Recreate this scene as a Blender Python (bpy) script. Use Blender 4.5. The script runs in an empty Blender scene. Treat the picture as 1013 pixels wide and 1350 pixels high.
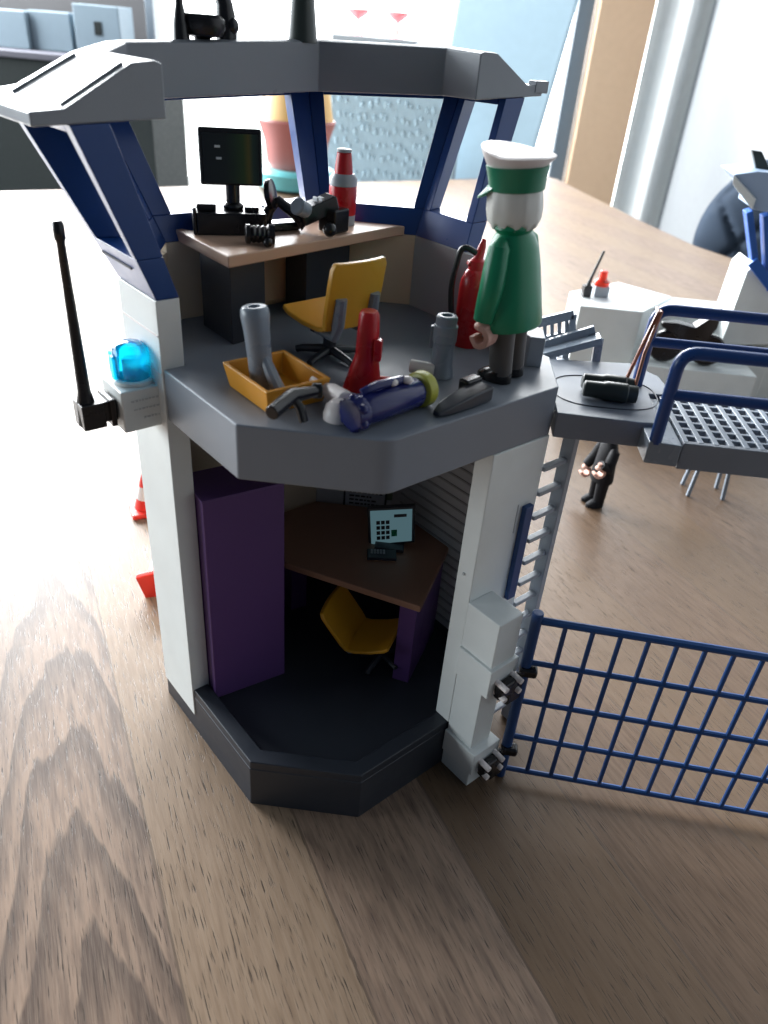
import bpy, bmesh, math, random
from mathutils import Vector, Matrix
random.seed(7)
S = 0.01                      # everything below is written in centimetres
SC = bpy.context.scene
COL = SC.collection
def V(*a): return Vector(a)

# ------------------------------------------------------------------ camera
F_PX, PITCH, ROLL, YAW = 983.4, math.radians(32.723), math.radians(4.868), math.radians(2.891)
EYE = V(3.787, -22.5, 32.227)
FW = V(math.sin(-YAW)*math.cos(PITCH), math.cos(YAW)*math.cos(PITCH), -math.sin(PITCH))
R0 = V(math.cos(YAW), math.sin(YAW), 0); U0 = R0.cross(FW)
RT = math.cos(ROLL)*R0 + math.sin(ROLL)*U0
UP = -math.sin(ROLL)*R0 + math.cos(ROLL)*U0
cam = bpy.data.cameras.new('camera'); cam_o = bpy.data.objects.new('camera', cam); COL.objects.link(cam_o)
m = Matrix((RT, UP, -FW)).transposed().to_4x4(); m.translation = EYE*S
cam_o.matrix_world = m
cam.sensor_fit = 'AUTO'; cam.sensor_width = 36; cam.lens = F_PX/1350*36
cam.clip_start = 0.01; cam.clip_end = 60
cam.dof.use_dof = True; cam.dof.focus_distance = 0.37; cam.dof.aperture_fstop = 13
SC.camera = cam_o
def ray(px, py): return (px-506.5)*RT - (py-675)*UP + F_PX*FW
def at(px, py, z):                     # point of the photograph on the level z
    d = ray(px, py); return EYE + d*((z-EYE.z)/d.z)
def aty(px, py, y):                    # ... on the upright plane y
    d = ray(px, py); return EYE + d*((y-EYE.y)/d.y)
def zat(x, y, py):                     # height over (x, y) seen at photo row py
    a = V(x, y, 0)-EYE; k = (py-675)/F_PX
    return (-(a.dot(UP))-k*a.dot(FW))/(k*FW.z+UP.z)

# ------------------------------------------------------------------ light
w = bpy.data.worlds.new('World'); SC.world = w; w.use_nodes = True
bg = w.node_tree.nodes['Background']; bg.inputs[0].default_value = (0.62, 0.78, 1.0, 1); bg.inputs[1].default_value = 0.095
def area(name, loc, target, sx, sy, power, col):
    l = bpy.data.lights.new(name, 'AREA'); l.shape = 'RECTANGLE'; l.size = sx; l.size_y = sy
    l.energy = power; l.color = col
    o = bpy.data.objects.new(name, l); COL.objects.link(o); o.location = V(*loc)*S
    o.rotation_euler = (V(*target)-V(*loc)).to_track_quat('-Z', 'Y').to_euler()
    return o
area('window_light_back', (-232, 228, 104), (0, 5, 5), 2.1, 1.45, 420, (0.95, 0.98, 1.0))
area('window_light_left', (-240, 5, 48), (0, 0, 12), 1.8, 0.8, 42, (0.86, 0.95, 1.0))
area('window_light_far', (-25, 292, 128), (-5, 60, 0), 2.3, 1.6, 160, (0.95, 0.98, 1.0))
SC.view_settings.view_transform = 'Standard'; SC.view_settings.look = 'None'
SC.view_settings.exposure = 0.0; SC.view_settings.gamma = 1.0; SC.view_settings.use_curve_mapping = False
SC.cycles.use_denoising = True
SC.cycles.max_bounces = 10

# ------------------------------------------------------------------ materials
def new_mat(name):
    mt = bpy.data.materials.new(name); mt.use_nodes = True
    nt = mt.node_tree; return mt, nt, nt.nodes['Principled BSDF']
def N(nt, t, **kw):
    n = nt.nodes.new(t)
    for k, v in kw.items(): setattr(n, k, v)
    return n
def plastic(name, rgb, rough=0.38, var=0.06, bump=0.05, scale=220, spec=0.5, trans=0.0, sss=0.0, scratch=True):
    mt, nt, b = new_mat(name)
    tc = N(nt, 'ShaderNodeTexCoord')
    n1 = N(nt, 'ShaderNodeTexNoise'); n1.inputs['Scale'].default_value = 45; n1.inputs['Detail'].default_value = 4
    nt.links.new(tc.outputs['Object'], n1.inputs['Vector'])
    mx = N(nt, 'ShaderNodeMix', data_type='RGBA')
    mx.inputs[6].default_value = tuple(c*(1-var) for c in rgb)+(1,)
    mx.inputs[7].default_value = tuple(min(1, c*(1+var)) for c in rgb)+(1,)
    nt.links.new(n1.outputs['Fac'], mx.inputs[0]); nt.links.new(mx.outputs[2], b.inputs['Base Color'])
    rr = N(nt, 'ShaderNodeMapRange'); rr.inputs[3].default_value = rough*0.75; rr.inputs[4].default_value = rough*1.3
    n3 = N(nt, 'ShaderNodeTexNoise'); n3.inputs['Scale'].default_value = 90; n3.inputs['Detail'].default_value = 6
    nt.links.new(tc.outputs['Object'], n3.inputs['Vector'])
    nt.links.new(n3.outputs['Fac'], rr.inputs[0]); nt.links.new(rr.outputs[0], b.inputs['Roughness'])
    n2 = N(nt, 'ShaderNodeTexNoise'); n2.inputs['Scale'].default_value = scale*6; n2.inputs['Detail'].default_value = 3
    nt.links.new(tc.outputs['Object'], n2.inputs['Vector'])
    bp = N(nt, 'ShaderNodeBump'); bp.inputs['Strength'].default_value = bump; bp.inputs['Distance'].default_value = 0.0006
    nt.links.new(n2.outputs['Fac'], bp.inputs['Height']); nt.links.new(bp.outputs[0], b.inputs['Normal'])
    b.inputs['Specular IOR Level'].default_value = spec
    if trans: b.inputs['Transmission Weight'].default_value = trans
    if sss:
        b.inputs['Subsurface Weight'].default_value = sss; b.inputs['Subsurface Radius'].default_value = (0.004, 0.003, 0.002)
    return mt
def emit(name, rgb, strength, tint=None, scale=1.0):
    mt = bpy.data.materials.new(name); mt.use_nodes = True; nt = mt.node_tree; nt.nodes.clear()
    o = N(nt, 'ShaderNodeOutputMaterial'); e = N(nt, 'ShaderNodeEmission')
    e.inputs[0].default_value = rgb+(1,); e.inputs[1].default_value = strength
    if tint:
        tc = N(nt, 'ShaderNodeTexCoord'); n = N(nt, 'ShaderNodeTexNoise'); n.inputs['Scale'].default_value = scale
        r = N(nt, 'ShaderNodeValToRGB'); r.color_ramp.elements[0].position = 0.5; r.color_ramp.elements[0].color = rgb+(1,)
        r.color_ramp.elements[1].position = 0.72; r.color_ramp.elements[1].color = tint+(1,)
        nt.links.new(tc.outputs['Object'], n.inputs['Vector']); nt.links.new(n.outputs['Fac'], r.inputs[0]); nt.links.new(r.outputs[0], e.inputs[0])
    nt.links.new(e.outputs[0], o.inputs[0]); return mt

M = {}
M['white'] = plastic('white_plastic', (0.77, 0.81, 0.80), 0.42, var=0.09)
M['cream'] = plastic('cream_wall_plastic', (0.72, 0.60, 0.45), 0.5)
M['pale'] = plastic('pale_grey_wall_plastic', (0.52, 0.53, 0.55), 0.5)
M['grey'] = plastic('grey_plastic', (0.215, 0.24, 0.28), 0.4)
M['roofgrey'] = plastic('roof_grey_plastic', (0.235, 0.255, 0.285), 0.3)
M['lightgrey'] = plastic('light_grey_plastic', (0.36, 0.39, 0.43), 0.4)
M['bluegrey'] = plastic('bluish_grey_plastic', (0.22, 0.26, 0.31), 0.28)
M['navy'] = plastic('navy_blue_plastic', (0.008, 0.048, 0.20), 0.3)
M['fenceblue'] = plastic('fence_blue_plastic', (0.009, 0.055, 0.19), 0.4)
M['base'] = plastic('dark_base_plastic', (0.026, 0.032, 0.044), 0.42)
M['dark'] = plastic('dark_grey_plastic', (0.036, 0.042, 0.055), 0.35)
M['black'] = plastic('black_plastic', (0.010, 0.010, 0.012), 0.25)
M['darkgreen'] = plastic('dark_green_plastic', (0.03, 0.04, 0.037), 0.35)
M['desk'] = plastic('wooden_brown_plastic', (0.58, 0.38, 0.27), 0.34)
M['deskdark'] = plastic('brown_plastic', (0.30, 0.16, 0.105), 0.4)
M['yellow'] = plastic('yellow_plastic', (0.72, 0.36, 0.025), 0.34)
M['orange'] = plastic('orange_plastic', (0.68, 0.29, 0.02), 0.34)
M['red'] = plastic('red_plastic', (0.55, 0.012, 0.018), 0.28)
M['redcone'] = plastic('cone_red_plastic', (0.85, 0.045, 0.03), 0.35)
M['conewhite'] = plastic('cone_white_plastic', (0.85, 0.78, 0.76), 0.35)
M['purple'] = plastic('purple_plastic', (0.11, 0.048, 0.19), 0.45)
M['green'] = plastic('green_plastic', (0.007, 0.23, 0.11), 0.3)
M['hatgreen'] = plastic('hat_green_plastic', (0.012, 0.20, 0.105), 0.35)
M['skin'] = plastic('skin_plastic', (0.66, 0.38, 0.30), 0.55, sss=0.15)
M['hair'] = plastic('pale_grey_hair_plastic', (0.74, 0.74, 0.69), 0.42)
M['trouser'] = plastic('dark_brown_grey_plastic', (0.105, 0.096, 0.09), 0.4)
M['royal'] = plastic('deep_blue_plastic', (0.012, 0.017, 0.12), 0.2)
M['lime'] = plastic('lime_yellow_plastic', (0.42, 0.42, 0.05), 0.35)
M['hose'] = plastic('hose_rubber', (0.012, 0.012, 0.014), 0.35)
M['strap'] = plastic('copper_brown_plastic', (0.36, 0.12, 0.06), 0.3)
M['beaconblue'] = plastic('clear_blue_plastic', (0.03, 0.80, 1.0), 0.05, trans=0.93, bump=0.0)
def clear_plastic(name, rgb):
    mt = bpy.data.materials.new(name); mt.use_nodes = True; nt = mt.node_tree; nt.nodes.clear()
    o = N(nt, 'ShaderNodeOutputMaterial'); t = N(nt, 'ShaderNodeBsdfTransparent'); d = N(nt, 'ShaderNodeBsdfTranslucent'); g = N(nt, 'ShaderNodeBsdfGlossy')
    t.inputs[0].default_value = rgb+(1,); d.inputs[0].default_value = rgb+(1,); g.inputs['Roughness'].default_value = 0.06
    m1 = N(nt, 'ShaderNodeMixShader'); m1.inputs[0].default_value = 0.42; m2 = N(nt, 'ShaderNodeMixShader'); fr = N(nt, 'ShaderNodeFresnel'); fr.inputs[0].default_value = 1.5
    nt.links.new(t.outputs[0], m1.inputs[1]); nt.links.new(d.outputs[0], m1.inputs[2]); nt.links.new(fr.outputs[0], m2.inputs[0])
    nt.links.new(m1.outputs[0], m2.inputs[1]); nt.links.new(g.outputs[0], m2.inputs[2]); nt.links.new(m2.outputs[0], o.inputs[0]); return mt
M['beaconblue'] = clear_plastic('clear_blue_plastic', (0.06, 0.80, 0.97))
M['beaconcore'] = plastic('blue_core_plastic', (0.0, 0.40, 0.80), 0.3)
M['beaconred'] = plastic('clear_red_plastic', (1.0, 0.06, 0.03), 0.15, trans=0.35, bump=0.0)
M['ink'] = plastic('printed_ink', (0.02, 0.022, 0.035), 0.6)
M['paper'] = plastic('printed_paper', (0.50, 0.53, 0.58), 0.6)
M['faint'] = plastic('faint_grey_print', (0.56, 0.60, 0.61), 0.5)
M['screen'] = emit('added_glow_screen_print', (0.20, 0.37, 0.43), 0.33)  # glow added to a toy screen that is only print
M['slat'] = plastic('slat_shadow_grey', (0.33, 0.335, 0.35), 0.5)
M['pane'] = plastic('greenish_print', (0.18, 0.22, 0.15), 0.5)
M['lilacblue'] = plastic('pale_blue_roof_plastic', (0.34, 0.45, 0.62), 0.4)
M['brightblue'] = plastic('bright_blue_plastic', (0.02, 0.11, 0.42), 0.35)
M['rubberband'] = plastic('dark_rubber', (0.02, 0.02, 0.022), 0.5)
M['teal'] = plastic('teal_glaze', (0.16, 0.52, 0.55), 0.3)
M['bowlred'] = plastic('dull_red_glaze', (0.40, 0.14, 0.13), 0.45)
M['bowlyellow'] = plastic('mustard_glaze', (0.74, 0.48, 0.18), 0.45)
M['pink'] = plastic('pink_glass', (0.8, 0.25, 0.27), 0.2, trans=0.3)
M['wicker'] = plastic('blue_grey_wicker', (0.27, 0.35, 0.41), 0.55)
M['wickerlight'] = plastic('pale_blue_cloth', (0.34, 0.47, 0.55), 0.6)
M['quilt'] = plastic('slate_blue_fabric', (0.035, 0.05, 0.075), 0.8, spec=0.15)
M['frame'] = plastic('window_frame_grey', (0.09, 0.115, 0.14), 0.4)
M['jamb'] = plastic('orange_wood_jamb', (0.46, 0.31, 0.20), 0.5)
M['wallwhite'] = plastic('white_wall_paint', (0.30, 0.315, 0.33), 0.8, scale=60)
M['curtain'] = plastic('grey_white_curtain', (0.58, 0.60, 0.60), 0.85)
M['cabinet'] = plastic('dark_green_grey_lacquer', (0.010, 0.0135, 0.014), 0.7, spec=0.15)
M['cabtop'] = plastic('purple_grey_lacquer', (0.06, 0.06, 0.075), 0.7, spec=0.2)
M['bluebox'] = plastic('pale_blue_carton', (0.11, 0.155, 0.19), 0.6)
M['brownstrip'] = plastic('grey_brown_cloth', (0.075, 0.075, 0.078), 0.8, spec=0.2)
M['floor'] = plastic('floor_tile', (0.55, 0.55, 0.54), 0.4)
M['sky'] = emit('overcast_daylight', (0.95, 0.98, 1.0), 9.0, (0.088, 0.108, 0.086), 1.1)

def glass_mat():
    mt = bpy.data.materials.new('window_glass'); mt.use_nodes = True; nt = mt.node_tree; nt.nodes.clear()
    o = N(nt, 'ShaderNodeOutputMaterial'); t = N(nt, 'ShaderNodeBsdfTransparent'); g = N(nt, 'ShaderNodeBsdfGlossy'); x = N(nt, 'ShaderNodeMixShader')
    g.inputs['Roughness'].default_value = 0.02; x.inputs[0].default_value = 0.05
    nt.links.new(t.outputs[0], x.inputs[1]); nt.links.new(g.outputs[0], x.inputs[2]); nt.links.new(x.outputs[0], o.inputs[0]); return mt
M['glass'] = glass_mat()

def wood_mat():
    mt, nt, b = new_mat('oak_table_top')
    L = nt.links.new
    def math_(op, a, c=None):
        n = N(nt, 'ShaderNodeMath', operation=op)
        for i, x in enumerate((a, c) if op != 'COMPARE' else (a, c, 0.4)):
            if x is None: continue
            if isinstance(x, (int, float)): n.inputs[i].default_value = x
            else: L(x, n.inputs[i])
        return n.outputs[0]
    tc = N(nt, 'ShaderNodeTexCoord')
    mp = N(nt, 'ShaderNodeMapping', vector_type='TEXTURE'); mp.inputs['Rotation'].default_value = (0, 0, math.radians(-59.5))
    mp.inputs['Scale'].default_value = (S, S, S)
    L(tc.outputs['Object'], mp.inputs['Vector'])
    sp = N(nt, 'ShaderNodeSeparateXYZ'); L(mp.outputs[0], sp.inputs[0])
    u, v = sp.outputs[0], sp.outputs[1]
    PW = 6.6
    vv = math_('DIVIDE', math_('ADD', v, 7.2+PW*40), PW)
    pid = math_('FLOOR', vv); fr = math_('SUBTRACT', vv, pid)
    wn = N(nt, 'ShaderNodeTexWhiteNoise', noise_dimensions='1D'); L(pid, wn.inputs['W'])
    rnd = wn.outputs['Value']
    wc = N(nt, 'ShaderNodeSeparateColor'); L(wn.outputs['Color'], wc.inputs[0])
    # cathedral contours: u*k + v'^2
    odd = math_('MODULO', pid, 2.0)
    off = math_('ADD', math_('MULTIPLY', math_('SUBTRACT', wc.outputs[1], 0.5), 0.35), math_('MULTIPLY', math_('SUBTRACT', 1.0, odd), 1.7))
    vc = math_('SUBTRACT', fr, math_('ADD', 0.5, off))
    cx = N(nt, 'ShaderNodeCombineXYZ'); L(math_('MULTIPLY', u, 0.10), cx.inputs[0]); L(math_('MULTIPLY', v, 0.55), cx.inputs[1]); L(math_('MULTIPLY', rnd, 50), cx.inputs[2])
    n0 = N(nt, 'ShaderNodeTexNoise'); n0.inputs['Scale'].default_value = 0.8; n0.inputs['Detail'].default_value = 3; L(cx.outputs[0], n0.inputs['Vector'])
    cx1 = N(nt, 'ShaderNodeCombineXYZ'); L(math_('MULTIPLY', u, 0.5), cx1.inputs[0]); L(math_('MULTIPLY', v, 5.0), cx1.inputs[1]); L(math_('MULTIPLY', rnd, 31), cx1.inputs[2])
    n1 = N(nt, 'ShaderNodeTexNoise'); n1.inputs['Scale'].default_value = 0.9; n1.inputs['Detail'].default_value = 5; L(cx1.outputs[0], n1.inputs['Vector'])
    field = math_('ADD', math_('ADD', math_('MULTIPLY', math_('POWER', math_('ABSOLUTE', vc), math_('SUBTRACT', 1.9, math_('MULTIPLY', math_('SUBTRACT', 1.0, odd), 0.7))), math_('ADD', 2.2, math_('MULTIPLY', odd, 3.4))), math_('MULTIPLY', u, -0.15)),
                  math_('ADD', math_('MULTIPLY', n0.outputs['Fac'], 1.6), math_('MULTIPLY', n1.outputs['Fac'], 0.22)))
    ring = math_('FRACT', math_('ADD', field, math_('MULTIPLY', rnd, 7)))
    rr = N(nt, 'ShaderNodeValToRGB'); L(ring, rr.inputs[0])
    e = rr.color_ramp.elements; e[0].position = 0.0; e[0].color = (0, 0, 0, 1); e[1].position = 0.45; e[1].color = (0.25, 0.25, 0.25, 1)
    for p_, c_ in ((0.80, 0.95), (0.93, 1.0), (1.0, 0.0)):
        x = rr.color_ramp.elements.new(p_); x.color = (c_, c_, c_, 1)
    # pores: short dark dashes
    cx2 = N(nt, 'ShaderNodeCombineXYZ'); L(math_('MULTIPLY', u, 0.85), cx2.inputs[0]); L(math_('MULTIPLY', v, 15.0), cx2.inputs[1]); L(math_('MULTIPLY', rnd, 91), cx2.inputs[2])
    n2 = N(nt, 'ShaderNodeTexNoise'); n2.inputs['Scale'].default_value = 1.0; n2.inputs['Detail'].default_value = 2; L(cx2.outputs[0], n2.inputs['Vector'])
    pr = N(nt, 'ShaderNodeValToRGB'); L(n2.outputs['Fac'], pr.inputs[0])
    pr.color_ramp.elements[0].position = 0.60; pr.color_ramp.elements[0].color = (0, 0, 0, 1); pr.color_ramp.elements[1].position = 0.70; pr.color_ramp.elements[1].color = (1, 1, 1, 1)
    # fine fibre
    cx3 = N(nt, 'ShaderNodeCombineXYZ'); L(math_('MULTIPLY', u, 0.6), cx3.inputs[0]); L(math_('MULTIPLY', v, 22.0), cx3.inputs[1]); L(math_('MULTIPLY', rnd, 13), cx3.inputs[2])
    n3 = N(nt, 'ShaderNodeTexNoise'); n3.inputs['Scale'].default_value = 1.0; n3.inputs['Detail'].default_value = 6; L(cx3.outputs[0], n3.inputs['Vector'])
    def mix(fac, a, c, blend='MIX'):
        n = N(nt, 'ShaderNodeMix', data_type='RGBA', blend_type=blend)
        if isinstance(fac, (int, float)): n.inputs[0].default_value = fac
        else: L(fac, n.inputs[0])
        for i, x in ((6, a), (7, c)):
            if isinstance(x, tuple): n.inputs[i].default_value = x+(1,)
            else: L(x, n.inputs[i])
        return n.outputs[2]
    lightc = mix(math_('SUBTRACT', 1.0, odd), (0.285, 0.192, 0.138), (0.285, 0.198, 0.132))
    darkc = mix(math_('SUBTRACT', 1.0, odd), (0.070, 0.045, 0.036), (0.17, 0.110, 0.070))
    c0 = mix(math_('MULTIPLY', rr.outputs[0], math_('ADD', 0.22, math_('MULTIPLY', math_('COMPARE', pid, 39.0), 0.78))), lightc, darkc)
    c1 = mix(math_('MULTIPLY', math_('SUBTRACT', n3.outputs['Fac'], 0.35), 1.3), c0, (0.31, 0.235, 0.175))
    c1 = mix(math_('MULTIPLY', math_('MAXIMUM', math_('SUBTRACT', n1.outputs['Fac'], 0.42), 0.0), 2.2), c1, darkc)
    nb = N(nt, 'ShaderNodeTexNoise'); nb.inputs['Scale'].default_value = 0.35; nb.inputs['Detail'].default_value = 4; L(cx.outputs[0], nb.inputs['Vector'])
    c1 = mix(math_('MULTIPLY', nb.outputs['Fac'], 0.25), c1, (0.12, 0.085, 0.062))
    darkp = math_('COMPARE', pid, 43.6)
    c1 = mix(math_('MULTIPLY', math_('MULTIPLY', math_('GREATER_THAN', pid, 41.5), math_('LESS_THAN', pid, 48.5)), 0.66), c1, (0.085, 0.046, 0.02))  # right-hand planks coloured darker, standing in for shade on that side
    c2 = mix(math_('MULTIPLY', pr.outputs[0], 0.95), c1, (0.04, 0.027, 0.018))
    seam = math_('LESS_THAN', fr, 0.016)
    c3 = mix(math_('MULTIPLY', seam, 0.75), c2, (0.10, 0.07, 0.05))
    L(c3, b.inputs['Base Color']); b.inputs['Specular IOR Level'].default_value = 0.42
    ro = N(nt, 'ShaderNodeMapRange'); ro.inputs[3].default_value = 0.30; ro.inputs[4].default_value = 0.46
    L(n3.outputs['Fac'], ro.inputs[0]); L(ro.outputs[0], b.inputs['Roughness'])
    h = math_('SUBTRACT', math_('MULTIPLY', n3.outputs['Fac'], 0.35), math_('ADD', pr.outputs[0], seam))
    bp = N(nt, 'ShaderNodeBump'); bp.inputs['Strength'].default_value = 0.35; bp.inputs['Distance'].default_value = 0.0004
    L(h, bp.inputs['Height']); L(bp.outputs[0], b.inputs['Normal'])
    return mt
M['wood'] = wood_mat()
M['uniform'] = plastic('matt_black_plastic', (0.009, 0.009, 0.011), 0.6, spec=0.2)

# ------------------------------------------------------------------ mesh helpers
class MB:
    def __init__(self): self.v = []; self.f = []
    def add(self, vs, fs):
        k = len(self.v); self.v += [Vector(p) for p in vs]; self.f += [tuple(i+k for i in q) for q in fs]; return self
    def loft(self, rings, cap=True, closed=True):
        n = len(rings[0]); vs = [p for r in rings for p in r]; fs = []
        for i in range(len(rings)-1):
            for j in range(n if closed else n-1):
                a = i*n+j; b = i*n+(j+1) % n; fs.append((a, b, b+n, a+n))
        if cap: fs.append(tuple(range(n))[::-1]); fs.append(tuple((len(rings)-1)*n+j for j in range(n)))
        return self.add(vs, fs)
    def prism(self, poly, z0, z1): return self.loft([[V(p[0], p[1], z0) for p in poly], [V(p[0], p[1], z1) for p in poly]])
    def slab(self, pts, off):
        off = Vector(off); return self.loft([[Vector(p) for p in pts], [Vector(p)+off for p in pts]])
    def box(self, c, s, rz=0.0, rx=0.0, ry=0.0):
        R = Matrix.Rotation(rz, 3, 'Z') @ Matrix.Rotation(ry, 3, 'Y') @ Matrix.Rotation(rx, 3, 'X')
        vs = [R @ V(x*s[0]/2, y*s[1]/2, z*s[2]/2)+Vector(c) for x in (-1, 1) for y in (-1, 1) for z in (-1, 1)]
        return self.add(vs, [(0, 1, 3, 2), (4, 6, 7, 5), (0, 4, 5, 1), (2, 3, 7, 6), (0, 2, 6, 4), (1, 5, 7, 3)])
    def bar(self, a, b, w, h, up=(0, 0, 1)):
        a, b, up = Vector(a), Vector(b), Vector(up); d = (b-a).normalized(); s = d.cross(up).normalized(); t = s.cross(d)
        q = [s*(w/2)*i+t*(h/2)*j for i, j in ((-1, -1), (1, -1), (1, 1), (-1, 1))]
        return self.loft([[a+x for x in q], [b+x for x in q]])
    def tube(self, path, r, n=12, cap=True):
        path = [Vector(p) for p in path]; rs = r if isinstance(r, (list, tuple)) else [r]*len(path)
        rings = []; s = None
        for i, p in enumerate(path):
            d = (path[min(i+1, len(path)-1)]-path[max(i-1, 0)]).normalized()
            if s is None: s = d.orthogonal().normalized()
            else: s = (s-d*s.dot(d)).normalized()
            t = d.cross(s)
            rings.append([p+(s*math.cos(a)+t*math.sin(a))*rs[i] for a in (2*math.pi*k/n for k in range(n))])
        return self.loft(rings, cap)
    def lathe(self, prof, c=(0, 0, 0), axis=(0, 0, 1), n=24, sx=1.0, sy=1.0, cap=True):
        q = Vector((0, 0, 1)).rotation_difference(Vector(axis)).to_matrix(); c = Vector(c)
        rings = [[c+q @ V(max(r_, 1e-4)*sx*math.cos(a), max(r_, 1e-4)*sy*math.sin(a), z) for a in (2*math.pi*k/n for k in range(n))] for r_, z in prof]
        return self.loft(rings, cap)
    def ell(self, c, r, n=20, m_=12, R=None):
        c = Vector(c); rings = []
        for i in range(1, m_):
            th = math.pi*i/m_
            ring = [V(r[0]*math.sin(th)*math.cos(a), r[1]*math.sin(th)*math.sin(a), -r[2]*math.cos(th)) for a in (2*math.pi*k/n for k in range(n))]
            rings.append([c+((R @ p) if R else p) for p in ring])
        return self.loft(rings)
    def build(self, name, mat, parent=None, bevel=0.05, sharp=35, seg=2):
        bm = bmesh.new(); vs = [bm.verts.new(p*S) for p in self.v]; bm.verts.index_update()
        for f in self.f:
            try: bm.faces.new([vs[i] for i in f])
            except ValueError: pass
        bmesh.ops.recalc_face_normals(bm, faces=bm.faces[:])
        lim = math.radians(sharp)
        for e in bm.edges:
            if len(e.link_faces) == 2 and e.calc_face_angle(0) > lim: e.smooth = False
        for f in bm.faces: f.smooth = True
        me = bpy.data.meshes.new(name); bm.to_mesh(me); bm.free()
        o = bpy.data.objects.new(name, me); COL.objects.link(o)
        me.materials.append(M[mat] if isinstance(mat, str) else mat)
        if bevel:
            b = o.modifiers.new('edge', 'BEVEL'); b.width = bevel*S; b.segments = seg; b.limit_method = 'ANGLE'; b.angle_limit = lim
            b.harden_normals = True
        if parent: o.parent = parent
        return o
def tag(o, label, cat, group=None, kind=None):
    if label: o['label'] = label
    if cat: o['category'] = cat
    if group: o['group'] = group
    if kind: o['kind'] = kind
    return o
def thing(name, label, cat, loc=(0, 0, 0), rz=0.0, group=None):
    o = bpy.data.objects.new(name, None); COL.objects.link(o); o.empty_display_size = 0.01
    o.location = Vector(loc)*S; o.rotation_euler = (0, 0, rz); tag(o, label, cat, group); return o
def copy_tree(o, parent=None):
    c = o.copy(); COL.objects.link(c)
    if parent: c.parent = parent
    for ch in [x for x in bpy.data.objects if x.parent == o]: copy_tree(ch, c)
    return c
def arc(c, r, a0, a1, n, ux, uy):
    c, ux, uy = Vector(c), Vector(ux), Vector(uy)
    return [c+ux*(r*math.cos(a0+(a1-a0)*i/n))+uy*(r*math.sin(a0+(a1-a0)*i/n)) for i in range(n+1)]
def rounded(path, r, n=5):
    path = [Vector(p) for p in path]; out = [path[0]]
    for i in range(1, len(path)-1):
        p = path[i]; a = (path[i-1]-p).normalized(); b = (path[i+1]-p).normalized()
        for k in range(n+1):
            t = k/n; out.append((p+a*r)*(1-t)**2+p*2*t*(1-t)+(p+b*r)*t*t)
    return out+[path[-1]]
def offset_path(pts, d, closed=True):           # towards the left of travel
    n = len(pts); out = []
    for i in range(n):
        p = Vector(pts[i][:2])
        def nrm(a, b):
            e = (Vector(pts[b][:2])-Vector(pts[a][:2])).normalized(); return Vector((-e.y, e.x))
        if not closed and i == 0: out.append(p+nrm(0, 1)*d); continue
        if not closed and i == n-1: out.append(p+nrm(n-2, n-1)*d); continue
        n1 = nrm((i-1) % n, i); n2 = nrm(i, (i+1) % n); mm = (n1+n2).normalized()
        out.append(p+mm*(d/mm.dot(n1)))
    return out

# ------------------------------------------------------------------ setting: floor, daylight, window wall
flo = MB(); flo.box((0, 150, -76), (900, 900, 2)); tag(flo.build('floor', 'floor', None, 0), None, None, kind='structure')
sk = MB(); sk.box((-120, 620, 110), (760, 4, 420)); tag(sk.build('sky', 'sky', None, 0), None, None, kind='structure')
YW = 300.0
xr = aty(752, 120, YW).x
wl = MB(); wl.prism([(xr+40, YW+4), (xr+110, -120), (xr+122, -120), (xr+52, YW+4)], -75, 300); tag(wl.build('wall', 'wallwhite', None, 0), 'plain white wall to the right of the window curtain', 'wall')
xl = aty(203, 40, YW).x; ww = xr-xl
wn = thing('window', 'large bright window with dark grey frame behind the far end of the table', 'window', (0, YW, -40))
f_ = MB(); f_.box((xr, 0, 150), (5.5, 7, 380)); f_.box((xl, 0, 150), (3, 7, 380)); f_.box(((xr+xl)/2, 0, -36), (ww-6, 7, 8)); f_.build('frame', 'frame', wn, 0.3)
g_ = MB(); g_.box(((xr+xl)/2, 0, 155), (ww-5, 0.6, 374)); g_.build('pane', 'glass', wn, 0)
jb = MB(); jb.box((xr+13, YW-2, 110), (18.5, 14, 380)); tag(jb.build('window_jamb', 'jamb', None, 0.4), 'orange wooden jamb beside the dark window frame', 'jamb')
cu = MB(); pts = []
for i in range(60):
    t = i/59; pts.append((xr+23+t*20, YW-8+2.2*math.sin(t*9)+0.8*math.sin(t*17+1)))
back = [(p[0], p[1]+0.6) for p in reversed(pts)]
cu.prism(pts+back, -74, 300); tag(cu.build('curtain', 'curtain', None, 0), 'pale grey curtain hanging in folds beside the orange jamb', 'curtain')

# low dark cabinet with pale boxes at the left of the window
YC = 262.0
cA = aty(0, 100, YC); zt_ = aty(100, 74, YC).z
cabx0, cabx1 = cA.x-80, aty(196, 110, YC).x
cb = thing('cabinet', 'low dark green grey cabinet left of the window', 'cabinet', ((cabx0+cabx1)/2, YC, -75))
wd = cabx1-cabx0
q = MB(); q.box((0, 18, (73+zt_)/2), (wd, 36, 73+zt_)); q.build('body', 'cabinet', cb, 0.4)
ztc = 73+zt_
q = MB(); q.box((0, 18, ztc+1.01), (wd+1, 38, 2)); q.build('top', 'cabtop', cb, 0.3)
ztop = ztc+2-75
def carton(px0, px1, h, dy, dp, mat, lab, name='carton'):
    x0 = aty(px0, 60, YC+dy).x; x1 = aty(px1, 60, YC+dy).x
    t = thing(name, lab, 'box', ((x0+x1)/2, YC+dy, ztop+0.02))
    b = MB(); b.box((0, 0, h/2), (x1-x0, dp, h)); b.build('body', mat, t, 0.4); return t, (x1-x0), dp
carton(-60, 52, 11.5, 20, 14, 'bluebox', 'long pale blue carton at the left end of the dark cabinet top')
carton(56, 108, 12, 22, 14, 'bluebox', 'pale blue carton in the middle of the dark cabinet top')
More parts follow.
